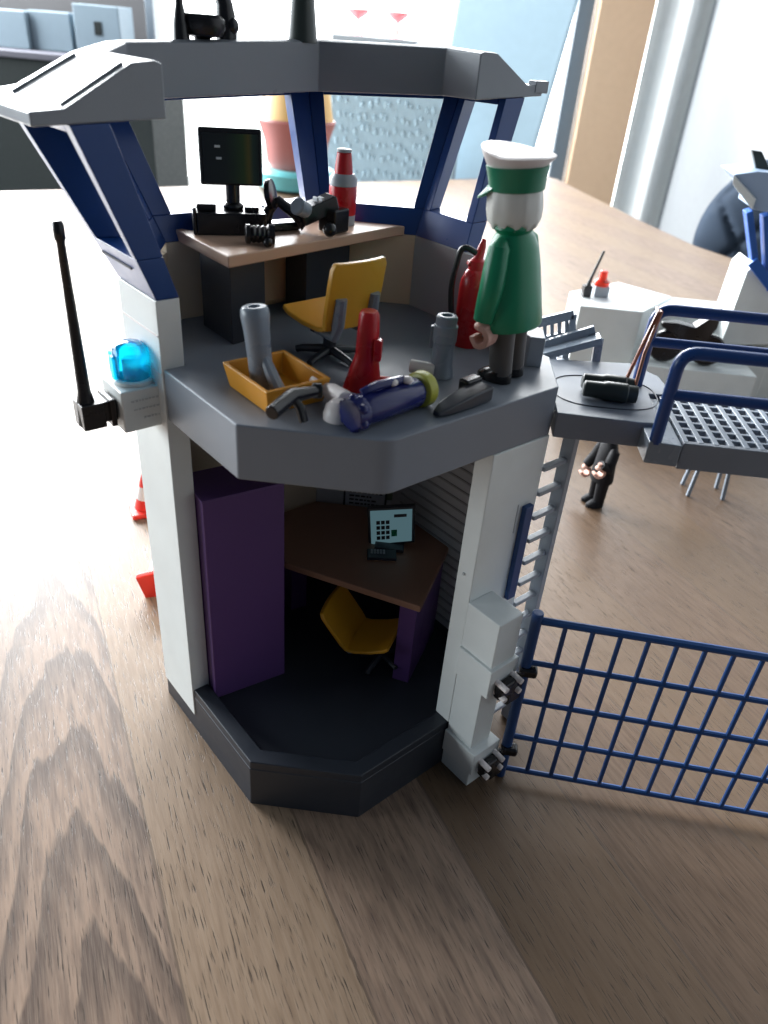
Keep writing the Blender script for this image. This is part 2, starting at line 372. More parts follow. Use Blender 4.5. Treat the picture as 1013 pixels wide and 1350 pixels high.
t, w_, d_ = carton(112, 170, 15, 19, 13, 'bluebox', 'whitish blue carton with a dark square, next to the window')
b = MB(); b.box((w_*0.02, -d_/2-0.06, 8.2), (2.6, 0.3, 4.0)); b.build('dark_square', 'cabinet', t, 0)
xw1 = xl-1.6; q = MB(); q.box(((cabx0-40+xw1)/2, YC+44, 60), (xw1-cabx0+40, 6, 270)); tag(q.build('wall', 'brownstrip', None, 0), 'dark grey wall behind the cabinet left of the window', 'wall')

# wicker armchair, bowl, stand with two glasses beyond the table
def wicker_panel(mb, p0, ux, uz, nu, nv, nrm, du, dv):
    for i in range(nu):
        for j in range(nv):
            c = p0+ux*((i+0.5+0.5*(j % 2))*du)+uz*((j+0.5)*dv)
            k_ = random.uniform(0.55, 1.0); mb.ell(c+V(random.uniform(-.3, .3)*du, 0, random.uniform(-.25, .25)*dv), (du*0.30*k_, du*0.14, dv*0.30*k_), 8, 6)
YA = 216.0
a0 = aty(425, 238, YA); a1 = aty(600, 238, YA); top = aty(515, 112, YA)
ch = thing('wicker_armchair', 'blue grey woven armchair with a tall pale back beyond the far table end', 'armchair', ((a0.x+a1.x)/2, YA, -75))
hw = (a1.x-a0.x)/2; ht = top.z+75
q = MB(); q.box((0, 4, ht/2+10), (2*hw, 8, ht-20)); q.build('woven_panel', 'wicker', ch, 1.5, seg=3)
q = MB(); q.box((0, 0.2, ht-24), (2*hw-2, 0.8, 44)); wicker_panel(q, V(-hw+1, -0.6, ht-46), V(1, 0, 0), V(0, 0, 1), 17, 12, None, (2*hw-4)/17.5, 3.6); q.build('weave', 'wickerlight', ch, 0)
b0 = aty(596, 200, YA+12); b1 = aty(668, 238, YA+12); u0 = aty(612, -60, YA+40); u1 = aty(782, -60, YA+40); bl = aty(560, 240, YA+12)
O_ = V((a0.x+a1.x)/2, YA, -75)
q = MB(); q.slab([bl-O_, b1-O_+V(6, 0, 0), u1-O_, u0-O_], (0, 7, 1)); q.build('tall_back', 'wickerlight', ch, 1.2, seg=3)
q = MB(); q.box((8, 16, 45), (2*hw+16, 46, 12)); q.build('seat', 'wicker', ch, 2, seg=3)
for sx in (-1, 1):
    for sy in (-1, 1):
        q = MB(); q.box((8+sx*hw, 16+sy*18, 19.6), (4, 4, 39)); q.build('leg', 'wicker', ch, 0.3)
pb = at(396, 238, 0.0); pb = V(pb.x+1, pb.y-10, 0)
bw = thing('stacked_bowls', 'mustard, dull red and teal bowls stacked at the far table end', 'bowls', pb)
sc_ = (pb-EYE).length/F_PX*1.0
q = MB(); q.lathe([(sc_*38, 0), (sc_*46, 0.6), (sc_*48, sc_*18), (sc_*44, sc_*22)], n=32); q.build('teal_bowl', 'teal', bw, 0)
q = MB(); q.lathe([(sc_*31, sc_*22.2), (sc_*34, sc_*28), (sc_*37, sc_*50), (sc_*45, sc_*72), (sc_*44, sc_*74)], n=32); q.build('red_bowl', 'bowlred', bw, 0)
q = MB(); q.lathe([(sc_*42, sc_*74.2), (sc_*40, sc_*84), (sc_*37, sc_*110), (sc_*32, sc_*124), (sc_*8, sc_*128)], n=32); q.build('yellow_bowl', 'bowlyellow', bw, 0)
ps = aty(497, 49, 250)
st = thing('plant_stand', 'narrow white stand behind the woven armchair', 'stand', (ps.x, 250, -75))
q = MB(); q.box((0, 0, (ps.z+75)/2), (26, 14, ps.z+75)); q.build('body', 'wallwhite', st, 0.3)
for px, lab in ((471, 'small pink stemmed glass, the left one on the white stand'), (523, 'small pink stemmed glass, the right one on the white stand')):
    c = aty(px, 56, 250)
    g = thing('stemmed_glass', lab, 'glass', (c.x, 250, ps.z+0.02), 0, 'pink glasses on the white stand')
    q = MB(); q.lathe([(2.2, 0), (2.2, 0.2), (0.35, 0.5), (0.3, 4.0), (0.5, 4.3)], n=16); q.build('stem', 'pink', g, 0)
    q = MB(); q.lathe([(0.5, 4.3), (1.8, 5.0), (3.2, 6.2), (3.3, 6.8), (3.0, 6.8)], n=20); q.build('cup', 'pink', g, 0)

# quilted chair at the right
qc = at(985, 345, 0.0); 
Q = V(qc.x+22, qc.y+30, 0)
qch = thing('quilted_chair', 'slate blue quilted dining chair at the right end of the table', 'chair', (Q.x, Q.y, -75), math.radians(-20))
q = MB(); n = 56; RX, RZ = 23.0, 21.0
rows = []
for i in range(n+1):
    row = []
    for j in range(n+1):
        a = -1+2*i/n; c = -1+2*j/n
        x = a*math.sqrt(max(0, 1-c*c/2)); z = c*math.sqrt(max(0, 1-a*a/2)); r_ = min(1, math.hypot(x, z))
        X, Z = x*RX, z*RZ
        s1 = abs(math.sin((X+0.75*Z)*0.24)); s2 = abs(math.sin((X-0.75*Z)*0.24))
        dpt = (min(s1, 0.35)/0.35*min(s2, 0.35)/0.35)**0.5
        row.append(V(X, -3.2*math.sqrt(max(0, 1-r_**4))-2.2*dpt*(1-r_**6), 72+Z))
    rows.append(row)
q.loft(rows, cap=False, closed=False)
bk = [[V(p.x, 3.0*math.sqrt(max(0, 1-(math.hypot(p.x/RX, (p.z-72)/RZ))**4)) if math.hypot(p.x/RX, (p.z-72)/RZ) < 1 else 0, p.z) for p in r] for r in rows]
q.loft(bk, cap=False, closed=False); q.build('backrest', 'quilt', qch, 0, sharp=60)
q = MB(); q.box((0, -20, 45), (44, 42, 9)); q.build('seat', 'quilt', qch, 2.5, seg=4)
for sx in (-1, 1):
    for sy in (-38, -3):
        q = MB(); q.tube([(sx*18, sy, 0), (sx*17, sy, 42)], 1.4); q.build('leg', 'frame', qch, 0)
q = MB(); q.box((0, 2, 58), (10, 1.5, 30)); q.build('back_support', 'frame', qch, 0.3)

# ------------------------------------------------------------------ the table
poly = [at(0, 252, 0), at(340, 243, 0), at(550, 238, 0), at(722, 233, 0), at(735, 236, 0), at(850, 293, 0), at(920, 325, 0), at(1000, 352, 0)]
far = [(p.x, p.y) for p in poly]
e0 = Vector((far[0][0]-far[1][0], far[0][1]-far[1][1])).normalized()
e1 = Vector((far[-1][0]-far[-2][0], far[-1][1]-far[-2][1])).normalized()
pl = [(far[0][0]+e0.x*75, far[0][1]+e0.y*75)]+far+[(far[-1][0]+e1.x*60, far[-1][1]+e1.y*60), (105, -70), (-150, -70)]
tb = thing('table', 'oak dining table with wide planks under the toy police station', 'table', (0, 0, 0))
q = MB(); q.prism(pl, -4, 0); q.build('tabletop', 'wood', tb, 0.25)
for x, y in ((-70, 60), (20, 150), (60, -30), (-70, -50)):
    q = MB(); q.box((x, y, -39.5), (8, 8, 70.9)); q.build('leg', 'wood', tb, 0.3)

# ------------------------------------------------------------------ the toy police tower
A, B, Cc, D, YB = 2.65, 9.0, 6.41, 9.79, 16.2
OCT = [(-A, 0), (A, 0), (B, Cc), (B, D), (A, YB), (-A, YB), (-B, D), (-B, Cc)]
def inset(d): return offset_path(OCT, d)
def chm(t, sg): return Vector((sg*(A+(B-A)*t), Cc*t))
NI = Vector((0.7071, 0.7071)); TL = Vector((-0.7071, 0.7071))
tower = thing('toy_police_tower', 'two storey grey, white and blue toy police tower open towards the viewer', 'toy building', (0, 0, 0))
# base
q = MB(); q.prism(inset(0.02), 0.02, 2.55)
q.build('base', 'base', tower, 0.05)
q = MB()
o_, i_ = OCT, inset(0.85)
n = 8
vs = [V(p[0], p[1], 0.0) for p in o_]+[V(p[0], p[1], 3.0) for p in offset_path(OCT, 0.06)]+[V(p[0], p[1], 3.0) for p in i_]+[V(p[0], p[1], 2.5) for p in offset_path(OCT, 0.95)]
fs = []
for k in range(n):
    for L_ in range(3):
        a = L_*n+k; b2 = L_*n+(k+1) % n; fs.append((a, b2, b2+n, a+n))
q.add(vs, fs); q.build('base_rim', 'base', tower, 0.06)
# lower walls
I1, I0 = inset(0.95), inset(0.05)
def wallpiece(name, k0, k1, z0, z1, mat, inn=0.95, out=0.05, bevel=0.03):
    a, b_ = inset(out), inset(inn)
    q = MB(); q.prism([a[k0], a[k1], b_[k1], b_[k0]], z0, z1); return q.build(name, mat, tower, bevel)
wallpiece('lower_wall', 4, 5, 3.0, 18.4, 'pale')
wallpiece('lower_wall', 5, 6, 3.0, 18.4, 'cream')
wallpiece('lower_wall', 6, 7, 3.0, 18.4, 'white')
wallpiece('lower_wall', 2, 3, 3.0, 18.4, 'white')
shut = wallpiece('shutter_wall', 3, 4, 3.0, 18.4, 'pale')
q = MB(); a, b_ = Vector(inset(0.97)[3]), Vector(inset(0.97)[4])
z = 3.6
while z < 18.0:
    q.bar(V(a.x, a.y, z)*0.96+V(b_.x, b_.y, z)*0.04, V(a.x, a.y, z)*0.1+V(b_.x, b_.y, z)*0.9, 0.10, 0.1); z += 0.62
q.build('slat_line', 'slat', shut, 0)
# poster and green notice on the lower back wall
q = MB(); yb_ = inset(0.95)[4][1]-0.03
P0, P1 = aty(455, 640, 15.2), aty(507, 680, 15.2)
q.box(((P0.x+P1.x)/2, yb_, 8.75), (P1.x-P0.x+0.1, 0.05, 2.5)); po = q.build('notice', 'ink', tower, 0)
q = MB(); q.box(((P0.x+P1.x)/2, yb_-0.035, 8.75), (P1.x-P0.x-0.12, 0.03, 2.3)); q.build('paper', 'paper', po, 0)
q = MB()
for k in range(8):
    wv = random.uniform(0.35, 0.95)*(P1.x-P0.x-0.5); zc = 9.7-k*0.26
    x0 = P0.x+0.3; 
    while x0 < P0.x+0.3+wv:
        l_ = random.uniform(0.12, 0.3); q.box((x0+l_/2, yb_-0.06, zc), (l_, 0.02, 0.10)); x0 += l_+0.06
q.build('print_line', 'ink', po, 0)
q = MB(); q.box((2.75-0.55, yb_-0.0, 9.6), (1.0, 0.05, 1.5)); q.build('green_notice', 'pane', tower, 0)
# columns
def P3(p, z): return V(p.x, p.y, z)
s0 = chm(0.62, -1); s1 = Vector((-B, Cc)); TH = 0.92
pr_ = Vector((-0.03, -0.03))
lc = [s0+pr_, s1+pr_+Vector((-0.02, 0.02)), s1+NI*TH+Vector((0, 0.3)), s0+NI*TH]
q = MB(); q.prism(lc, 1.17, 23.26); colL = q.build('column', 'white', tower, 0.05)
q = MB()
for z in (20.35, 21.9):
    a = s0*0.98+s1*0.02-NI*0.035; b_ = s1-NI*0.035
    q.bar(P3(a, z), P3(b_, z), 0.07, 0.07)
q.build('seam', 'conewhite', colL, 0)  # ridges in a whiter plastic, standing in for their bright highlight
mr = lambda p: Vector((-p.x, p.y))
rc_ = [mr(p) for p in lc]; NR = Vector((0.7071, -0.7071)); TR = Vector((0.7071, 0.7071))
q = MB(); q.prism(rc_, 3.02, 18.42); colR = q.build('column', 'white', tower, 0.05)
r0 = mr(s0)
q = MB(); c = r0+TR*2.25+NR*0.04; q.box(P3(c, 14.6), (0.08, 0.06, 1.5), math.radians(45)); q.build('slot', 'faint', colR, 0); q = MB(); q.box(P3(r0-NR*0.5-TR*0.03, 12.2), (0.1, 0.1, 0.12), math.radians(45)); q.build('slot', 'faint', colR, 0)
# platform (upper floor)
PF = [chm(0.605, -1), Vector((-A, 0)), Vector((A, 0)), chm(1.0, 1)+Vector((0, 0)), Vector((B, D)), Vector((A, YB)), Vector((-A, YB)), Vector((-B, D)), s1+NI*TH+Vector((0, 0.3)), s0+NI*TH+Vector((0.02, 0.02)), s0+Vector((0.02, -0.02))]
PF[4:8] = [Vector(p) for p in inset(0.06)[3:7]]
q = MB(); 
def roundcorner(pts, idx, r, n=6):
    out = []
    for i, p in enumerate(pts):
        if i in idx:
            a = (pts[i-1]-p).normalized(); b = (pts[(i+1) % len(pts)]-p).normalized()
            for k in range(n+1):
                t = k/n; out.append((p+a*r)*(1-t)**2+p*2*t*(1-t)+(p+b*r)*t*t)
        else: out.append(p)
    return out
q.prism(roundcorner(PF, (2,), 0.45), 18.42, 20.6); q.build('floor_slab', 'grey', tower, 0.07, sharp=25)
# upper walls
ZW = 24.0
wallpiece('upper_wall', 6, 7, 20.6, 23.6, 'cream')
wallpiece('upper_wall', 5, 6, 20.6, ZW, 'cream')
wallpiece('upper_wall', 4, 5, 20.6, ZW, 'cream')
a, b_ = inset(0.05), inset(0.95)
def lerp(p, r_, t): return Vector(p)*(1-t)+Vector(r_)*t
q = MB(); q.prism([lerp(a[3], a[4], 0.3), a[4], b_[4], lerp(b_[3], b_[4], 0.3)], 20.6, ZW); q.build('upper_wall', 'pale', tower, 0.03)
q = MB(); q.prism([Vector((7.75, 8.3)), Vector((8.4, 8.3)), Vector((8.4, 9.4)), lerp(a[3], a[4], 0.29), lerp(b_[3], b_[4], 0.29)], 20.6, 21.9); q.build('wall_stub', 'lightgrey', tower, 0.06)
# roof
RP = [(-5.92, 4.67), (-9.2, 7.95), (-9.2, 10.05), (-2.85, 16.4), (2.85, 16.4), (4.36, 14.89)]
def zr(x, y): return 29.42+0.047*x+0.0232*y
prof = [(0, 0), (0, 1.6), (0.25, 1.68), (1.05, 1.62), (3.3, 0.45), (4.4, 0.42), (4.4, 0.0)]
HF = [1.0, 1.05, 1.2, 1.22, 1.14, 1.08]
def roof_ring(prof):
    paths = [offset_path(RP, d, False) for d, h in prof]
    return [[V(paths[k][i].x, paths[k][i].y, zr(paths[k][i].x, paths[k][i].y)+prof[k][1]*HF[i]) for k in range(len(prof))] for i in range(len(RP))]
q = MB(); q.loft(roof_ring(prof)); roof = q.build('roof', 'roofgrey', tower, 0.06, sharp=25)
def roof_pt(seg, t, d):            # point on the roof top surface
    p = offset_path(RP, d, False); c = p[seg]*(1-t)+p[seg+1]*t
    h = 0
    for (d0, h0), (d1, h1) in zip(prof[1:-1], prof[2:]):
        if d0 <= d <= d1 and d1 > d0: h = h0+(h1-h0)*(d-d0)/(d1-d0)
    return V(c.x, c.y, zr(c.x, c.y)+h*(HF[seg]*(1-t)+HF[seg+1]*t))
q = MB()
for t in (0.09, 0.86): q = MB(); q.bar(roof_pt(0, t, 1.15)+V(0, 0, 0.02), roof_pt(0, t, 3.25)+V(0, 0, 0.02), 0.16, 0.12); q.build('rib', 'roofgrey', roof, 0.03)
q = MB(); e = roof_pt(4, 1.0, 4.0); q.box(e+V(0.05, 0.35, -0.08), (0.9, 0.5, 0.5), math.radians(45)); q.build('lip', 'roofgrey', roof, 0.04)
def ant_pt(px, z_guess, d):
    best = None
    for seg in range(5):
        for k in range(101):
            p = roof_pt(seg, k/100, d); v = p-EYE; x = 506.5+F_PX*v.dot(RT)/v.dot(FW)
            if best is None or abs(x-px) < best[0]: best = (abs(x-px), p)
    return best[1]
p = ant_pt(239, 0, 0.6); q = MB(); q.tube([p-V(0, 0, 0.1), p+V(0, 0, 0.5), p+V(0, 0, 1.2), p+V(0, 0, 2.2), p+V(-0.2, 0, 7)], [0.36, 0.32, 0.16, 0.13, 0.11]); q.build('antenna', 'black', tower, 0)
p = ant_pt(268, 0, 0.6); q = MB(); q.lathe([(0.30, -0.1), (0.34, 0.08), (0.85, 0.16), (1.0, 0.45), (0.98, 0.75), (0.8, 0.9)], p, sx=1.0, sy=0.75); q.build('radar_dome', 'black', tower, 0.05)
p = ant_pt(300, 0, 0.6); q = MB(); q.tube([p-V(0, 0, 0.1), p+V(0, 0, 0.5), p+V(-0.05, 0, 1.2), p+V(-0.35, 0, 2.2), p+V(-0.45, 0, 7)], [0.42, 0.45, 0.36, 0.24, 0.2]); an = q.build('antenna', 'black', tower, 0)
q = MB(); q.ell(p+V(0.25, -0.1, 0.5), (0.3, 0.3, 0.34)); q.build('knob', 'black', an, 0)
p = ant_pt(399, 0, 0.6); q = MB(); q.tube([p-V(0, 0, 0.1), p+V(0, 0, 0.1), p+V(0, 0, 2.5), p+V(0, 0, 8)], [0.72, 0.66, 0.42, 0.3], 20); q.build('mast', 'darkgreen', tower, 0)
# window frames between parapet and roof
TO = offset_path(RP, 3.25, False); TI = offset_path(RP, 1.95, False)
BO = [s0, s1, Vector((-B, D)), Vector((-A, YB)), Vector((A, YB)), lerp((A, YB), (B, D), 0.42)]
BI = [s0+NI*TH, s1+Vector((0.95, 0.38)), Vector(inset(0.95)[6]), Vector(inset(0.95)[5]), Vector(inset(0.95)[4]), lerp(inset(0.95)[4], inset(0.95)[3], 0.42)]
BZ = [23.26, 23.27, ZW, ZW, ZW, ZW]
def fpt(i, h, inner):              # corner i, h from 0 (parapet) to 1 (roof)
    b = (BI if inner else BO)[i]; t = (TI if inner else TO)[i]
    lo = V(b.x, b.y, BZ[i]+0.01); hi = V(t.x, t.y, zr(t.x, t.y)-0.01)
    return lo*(1-h)+hi*h
def frame_bar(q, i0, t0, h0, i1, t1, h1, j):
    pass
def panel_pt(i, t, h, inner): return fpt(i, h, inner)*(1-t)+fpt(i+1, h, inner)*t
def quadbox(q, i, t0, t1, h0, h1, u0=None, u1=None):
    # a piece of frame panel i between fractions t and heights h; u = other t at the top
    u0 = t0 if u0 is None else u0; u1 = t1 if u1 is None else u1
    o4 = [panel_pt(i, t0, h0, 0), panel_pt(i, t1, h0, 0), panel_pt(i, u1, h1, 0), panel_pt(i, u0, h1, 0)]
    i4 = [panel_pt(i, t0, h0, 1), panel_pt(i, t1, h0, 1), panel_pt(i, u1, h1, 1), panel_pt(i, u0, h1, 1)]
    q.loft([o4, i4])
for i in range(5):
    q = MB(); tl = 0.10 if i in (0, 2, 3) else 0.14
    sill = 0.26 if i == 0 else 0.19
    quadbox(q, i, 0, 1, 0, sill)
    quadbox(q, i, 0, tl, sill, 1)
    quadbox(q, i, 1-tl, 1, sill, 1)
    quadbox(q, i, tl, 1-tl, 0.955, 1)
    q.build('window_frame', 'navy', tower, 0.04)
q = MB(); a = panel_pt(0, 0.25, 0.17, 0)-P3(NI, 0)*0.03; b_ = panel_pt(0, 0.95, 0.17, 0)-P3(NI, 0)*0.03; q.bar(a, b_, 0.06, 0.08); q.build('groove', 'ink', tower, 0)
# siren box on the left column
n_ = V(-0.7071, -0.7071, 0); t_ = V(-0.7071, 0.7071, 0)
sb0 = P3(s0, 0)+t_*0.55
q = MB(); c = sb0+t_*0.95+n_*0.62+V(0, 0, 18.85); q.box(c, (1.9, 1.9, 1.75), math.radians(45)); sbx = q.build('siren_box', 'white', tower, 0.07)
q = MB(); c2_ = c+V(0.7071, -0.7071, 0)*0.96
for k, (dz, l_) in enumerate(((0.42, 1.0), (0.05, 0.9), (-0.35, 0.7))):
    x = -0.55
    while x < l_-0.55:
        w2_ = random.uniform(0.06, 0.16); q.bar(c2_+n_*x+V(0, 0, dz), c2_+n_*(x+w2_)+V(0, 0, dz), 0.02, random.uniform(0.04, 0.09)); x += w2_+0.05
q.build('print_line', 'faint', sbx, 0)
q = MB(); q.lathe([(0.80, 0.88), (0.80, 1.02), (0.70, 1.06)], c, n=28); q.build('socket', 'white', sbx, 0.02)
bc = c+V(0, 0, 1.06)
q = MB(); q.lathe([(0.66, 0.0), (0.72, 0.12), (0.74, 0.9), (0.68, 1.18), (0.5, 1.38), (0.12, 1.45)], bc, n=32)
q.box(bc+n_*0.72+V(0, 0, 0.5), (0.22, 0.3, 0.95), math.radians(45)); q.box(bc+t_*0.6+n_*0.5+V(0, 0, 0.5), (0.3, 0.25, 0.95), math.radians(45)); be = q.build('beacon', 'beaconblue', sbx, 0.04)
q = MB(); q.box(bc+V(0, 0, 0.42), (0.72, 0.5, 0.75), math.radians(20)); q.build('reflector', 'beaconcore', be, 0.05)
ab = c+n_*0.96+V(0, 0, -0.05)
q = MB(); q.bar(ab+V(0, 0, 0.05), ab+n_*0.7+V(0, 0, 0.05), 0.95, 0.85); q.box(ab+n_*0.95+V(0, 0, -0.05), (0.9, 1.0, 1.05), math.radians(45)); q.bar(ab+n_*0.22+t_*0.62, ab+n_*0.22-t_*0.62, 0.22, 1.15)
b0_ = ab+n_*1.05
q.tube([b0_+V(0, 0, -0.5), b0_+V(0, 0, 0.4), b0_+V(0, 0, 0.9), b0_+V(0, 0, 3.6), b0_+V(0, 0, 6.5), b0_+V(0, 0, 6.6), b0_+V(0, 0, 7.1), b0_+V(0, 0, 7.2)], [0.42, 0.36, 0.25, 0.2, 0.15, 0.2, 0.2, 0.14], 14)
q.build('antenna', 'black', sbx, 0.04)
# gate post on the right column
n_ = V(0.7071, -0.7071, 0); t_ = V(0.7071, 0.7071, 0); g0 = P3(r0, 0)
def gbox(q, t0, t1, n0, n1, z0, z1):
    c = g0+t_*((t0+t1)/2)+n_*((n0+n1)/2)+V(0, 0, (z0+z1)/2); q.box(c, (t1-t0, n1-n0, z1-z0), math.radians(45))
q = MB(); gbox(q, -0.02, 1.55, 0.03, 2.0, 8.28, 10.9); gbox(q, 0.02, 1.35, 0.03, 1.72, 1.6, 8.3); gbox(q, -0.05, 1.5, 0.03, 1.95, 0.02, 1.62); gp = q.build('gate_post', 'white', tower, 0.06)
for z0, z1 in ((6.6, 8.3), (1.15, 2.6)):
    q = MB(); gbox(q, -0.16, 1.7, 0.03, 2.16, z0, z1); q.build('band', 'white', gp, 0.05)
for z in (7.35, 1.85):
    q = MB(); gbox(q, 0.2, 1.7, 2.17, 2.65, z-0.75, z+0.1); gbox(q, 0.9, 2.1, 1.9, 2.6, z-1.5, z-0.3); q.build('clip', 'black', gp, 0.12)
    q = MB()
    for tt in (0.35, 1.35):
        for dz in (0.12, -0.5):
            c = g0+t_*tt+n_*2.1+V(0, 0, z+dz); q.tube([c, c+n_*0.75+V(0, 0, -0.05)], 0.15, 10)
    q.build('peg', 'conewhite', gp, 0.03)
q = MB(); gbox(q, 2.5, 3.05, 0.03, 0.3, 10.0, 15.2); q.build('hinge_strip', 'fenceblue', tower, 0.05)

# ladder behind the right column
lad = thing('ladder', 'grey plastic ladder between the right white column and the walkway', 'ladder', (9.55, 6.95, 0), math.radians(45))
for sx in (0.95,):
    q = MB(); q.box((sx, 0, 9.2), (0.36, 0.66, 18.3)); q.build('rail', 'lightgrey', lad, 0.05)
for k in range(13):
    q = MB(); q.box((0.12, 0, 16.75-1.27*k), (1.75, 0.34, 0.22)); q.build('rung', 'lightgrey', lad, 0.05)

# mesh gate
y0, zt0 = 3.55, 0
fx0, fx1 = 9.7, 27.0
gate = thing('mesh_gate', 'blue plastic mesh gate hinged beside the white gate post', 'gate', (fx0, y0+0.1, 0), math.radians(-4.0))
zb_, ztp = 0.55, 10.6
q = MB(); q.tube([(0, 0, 0.0), (0, 0, ztp+0.45)], 0.26, 14); q.build('post', 'fenceblue', gate, 0.05)
q = MB()
for k in range(1, 15): q.tube([(0.1+k*1.22, 0, zb_), (0.1+k*1.22, 0, ztp)], 0.115, 8)
zs = [ztp, ztp-2.55, ztp-5.1, ztp-7.6, zb_]
for k, z in enumerate(zs): q.tube([(0, 0, z), (17.4, 0, z)], 0.19 if k == 0 else 0.14, 8)
q.build('mesh_panel', 'fenceblue', gate, 0)
for z in (7.6, 2.1):
    q = MB(); q.box((0.15, -0.1, z), (0.85, 0.62, 0.5)); q.build('hinge', 'black', gate, 0.15)

# ------------------------------------------------------------------ walkway with grating and railings
wk = thing('walkway', 'grey plastic walkway with blue railings joined to the tower', 'walkway', (8.6, 6.2, 0))
O_ = V(8.6, 6.2, 0); ZK = 19.55
def rel(pts): return [(p[0]-O_.x, p[1]-O_.y) for p in pts]
q = MB(); q.prism(rel([(9.12, 6.2), (12.55, 6.1), (13.3, 6.2), (13.5, 9.3), (14.6, 9.4), (14.4, 11.6), (13.3, 13.0), (9.12, 12.4)]), 18.42, ZK); q.build('platform', 'grey', wk, 0.06)
q = MB()
def ovl(rx, ry):
    return [V(11.45-O_.x+rx*math.copysign(abs(math.cos(a))**0.7, math.cos(a)), 8.95-O_.y+ry*math.copysign(abs(math.sin(a))**0.8, math.sin(a))+0.1*math.cos(a), ZK+0.012) for a in (2*math.pi*k/48 for k in range(48))]
ov = ovl(2.3, 1.75)
q.tube(ov+[ov[0]], 0.028, 6, cap=False); q.build('groove', 'dark', wk, 0)
q = MB(); q.prism(rel([(12.62, 4.7), (13.9, 4.6), (13.9, 9.2), (13.52, 9.2), (13.32, 6.18), (12.62, 6.08)]), 18.45, 19.4); q.build('joint', 'bluegrey', wk, 0.05)
# grating
x0, x1, y0_, y1_ = 13.95, 22.0, 4.75, 9.4
q = MB(); ZD = 19.4
q.box(((x0+x1)/2-O_.x, y0_-O_.y+0.1, ZD-0.5), (x1-x0, 0.28, 1.15)); q.build('deck_edge', 'grey', wk, 0.04); q = MB(); q.box(((x0+x1)/2-O_.x, y1_-O_.y, ZD-0.5), (x1-x0, 0.28, 1.15))
q.build('deck_edge', 'grey', wk, 0.04)
q = MB(); ny, nx = 7, 13
for k in range(1, ny): q.box(((x0+x1)/2-O_.x, y0_-O_.y+0.1+(y1_-y0_-0.1)*k/ny, ZD-0.06), (x1-x0, 0.2, 0.26))
for k in range(nx+1): q.box((x0-O_.x+0.12+(x1-x0-0.24)*k/nx, (y0_+y1_)/2-O_.y, ZD-0.06), (0.24, y1_-y0_-0.2, 0.30))
q.build('grating', 'bluegrey', wk, 0.03)
def railing(foot, xe, ht_, mid, r_=0.25):
    q = MB(); f0 = V(*foot)-O_
    top_ = f0+V(0.0, 0.0, ht_)
    q.tube(rounded([f0, top_, V(xe-O_.x, top_.y, top_.z)], 0.7, 6), r_, 12)
    q.tube([f0+V(0, 0, mid), V(xe-O_.x, f0.y, f0.z+mid)], r_*0.9, 12)
    for k in (1,): q.tube([V(xe-2.6-O_.x, f0.y, f0.z), V(xe-2.6-O_.x, f0.y, f0.z+ht_)], r_, 12)
    return q.build('railing', 'navy', wk, 0)
zf_ = 18.5; ff = at(864, 581, zf_)
railing((12.9, 4.9, 19.3), 22, zat(12.9, 4.9, 464)-19.3, zat(12.9, 4.9, 520)-19.3)
railing((13.1, 10.2, 19.5), 22, zat(13.1, 10.2, 407)-19.5, zat(13.1, 10.2, 450)-19.5)
# low grey slotted rail at the back edge of the walkway
q = MB(); yk = 14.6
def W(px, py): return aty(px, py, yk)-O_
pA, pB, pC, pD = W(690, 436), W(757, 413), W(690, 424), W(757, 403)
def pbar(a, b, w_, h_): q.bar(a, b, w_, h_)
a0_, a1_ = W(690, 430), W(757, 414); q.bar(a0_, a1_, 0.3, 0.45)
a2_, a3_ = W(690, 452), W(757, 437); q.bar(a2_, a3_, 0.3, 0.2)
for k in range(8):
    t = k/7; q.bar((a0_*(1-t)+a1_*t), (a2_*(1-t)+a3_*t), 0.18, 0.2, (0, 1, 0))
q.bar(a0_, V(a0_.x, a0_.y, 18.9), 0.4, 0.4, (0, 1, 0)); q.bar(a1_, V(a1_.x, a1_.y, 18.6), 0.3, 0.3, (0, 1, 0))
q.bar(V(a0_.x-0.4, a0_.y, 18.75), V(a1_.x+0.2, a1_.y, 18.75), 0.4, 0.4); q.bar(V(1.6, a0_.y, 18.75), V(1.6, 5.9, 18.75), 0.4, 0.4)
q.build('slotted_rail', 'bluegrey', wk, 0.04)
q = MB(); yk = 13.3
b0_, b1_ = W(695, 472), W(793, 446); q.bar(b0_, b1_, 0.9, 0.35)
q.bar(b0_+V(0, 0.5, 0.25), b1_+V(-0.3, 0.5, 0.25), 0.3, 0.4); q.bar(b1_+V(-0.1, 0, 0), V(b1_.x-0.1, b1_.y-0.4, 19.3), 0.4, 0.4, (0, 1, 0)); q.bar(b0_+V(0.9, 0, 0), V(b0_.x+0.9, b0_.y-0.9, 19.3), 0.4, 0.4, (0, 1, 0))
q.build('handrail', 'bluegrey', wk, 0.05)

# field glasses with a copper strap on the walkway
fg0, fg1 = at(768, 507, ZK+0.4), at(838, 516, ZK+0.4)
fgl = thing('field_glasses', 'dark green field glasses lying on the grey walkway with a copper strap', 'binoculars', ((fg0.x+fg1.x)/2, (fg0.y+fg1.y)/2, ZK))
d = (fg1-fg0); d.z = 0; L2 = d.length/2; d.normalize(); sd = V(-d.y, d.x, 0)
for sg in (-1, 1):
    q = MB(); c = sd*(0.42*sg)+V(0, 0, 0.42)
    q.lathe([(0.26, -L2), (0.34, -L2+0.05), (0.36, -L2*0.25), (0.42, -L2*0.15), (0.42, L2*0.6), (0.37, L2*0.65), (0.37, L2)], c, d, 18); q.build('barrel', 'darkgreen', fgl, 0.03)
q = MB(); q.box((0, 0, 0.5), (0.5, 0.6, 0.35), math.atan2(d.y, d.x)); q.build('bridge', 'darkgreen', fgl, 0.05)
O2 = V((fg0.x+fg1.x)/2, (fg0.y+fg1.y)/2, ZK)
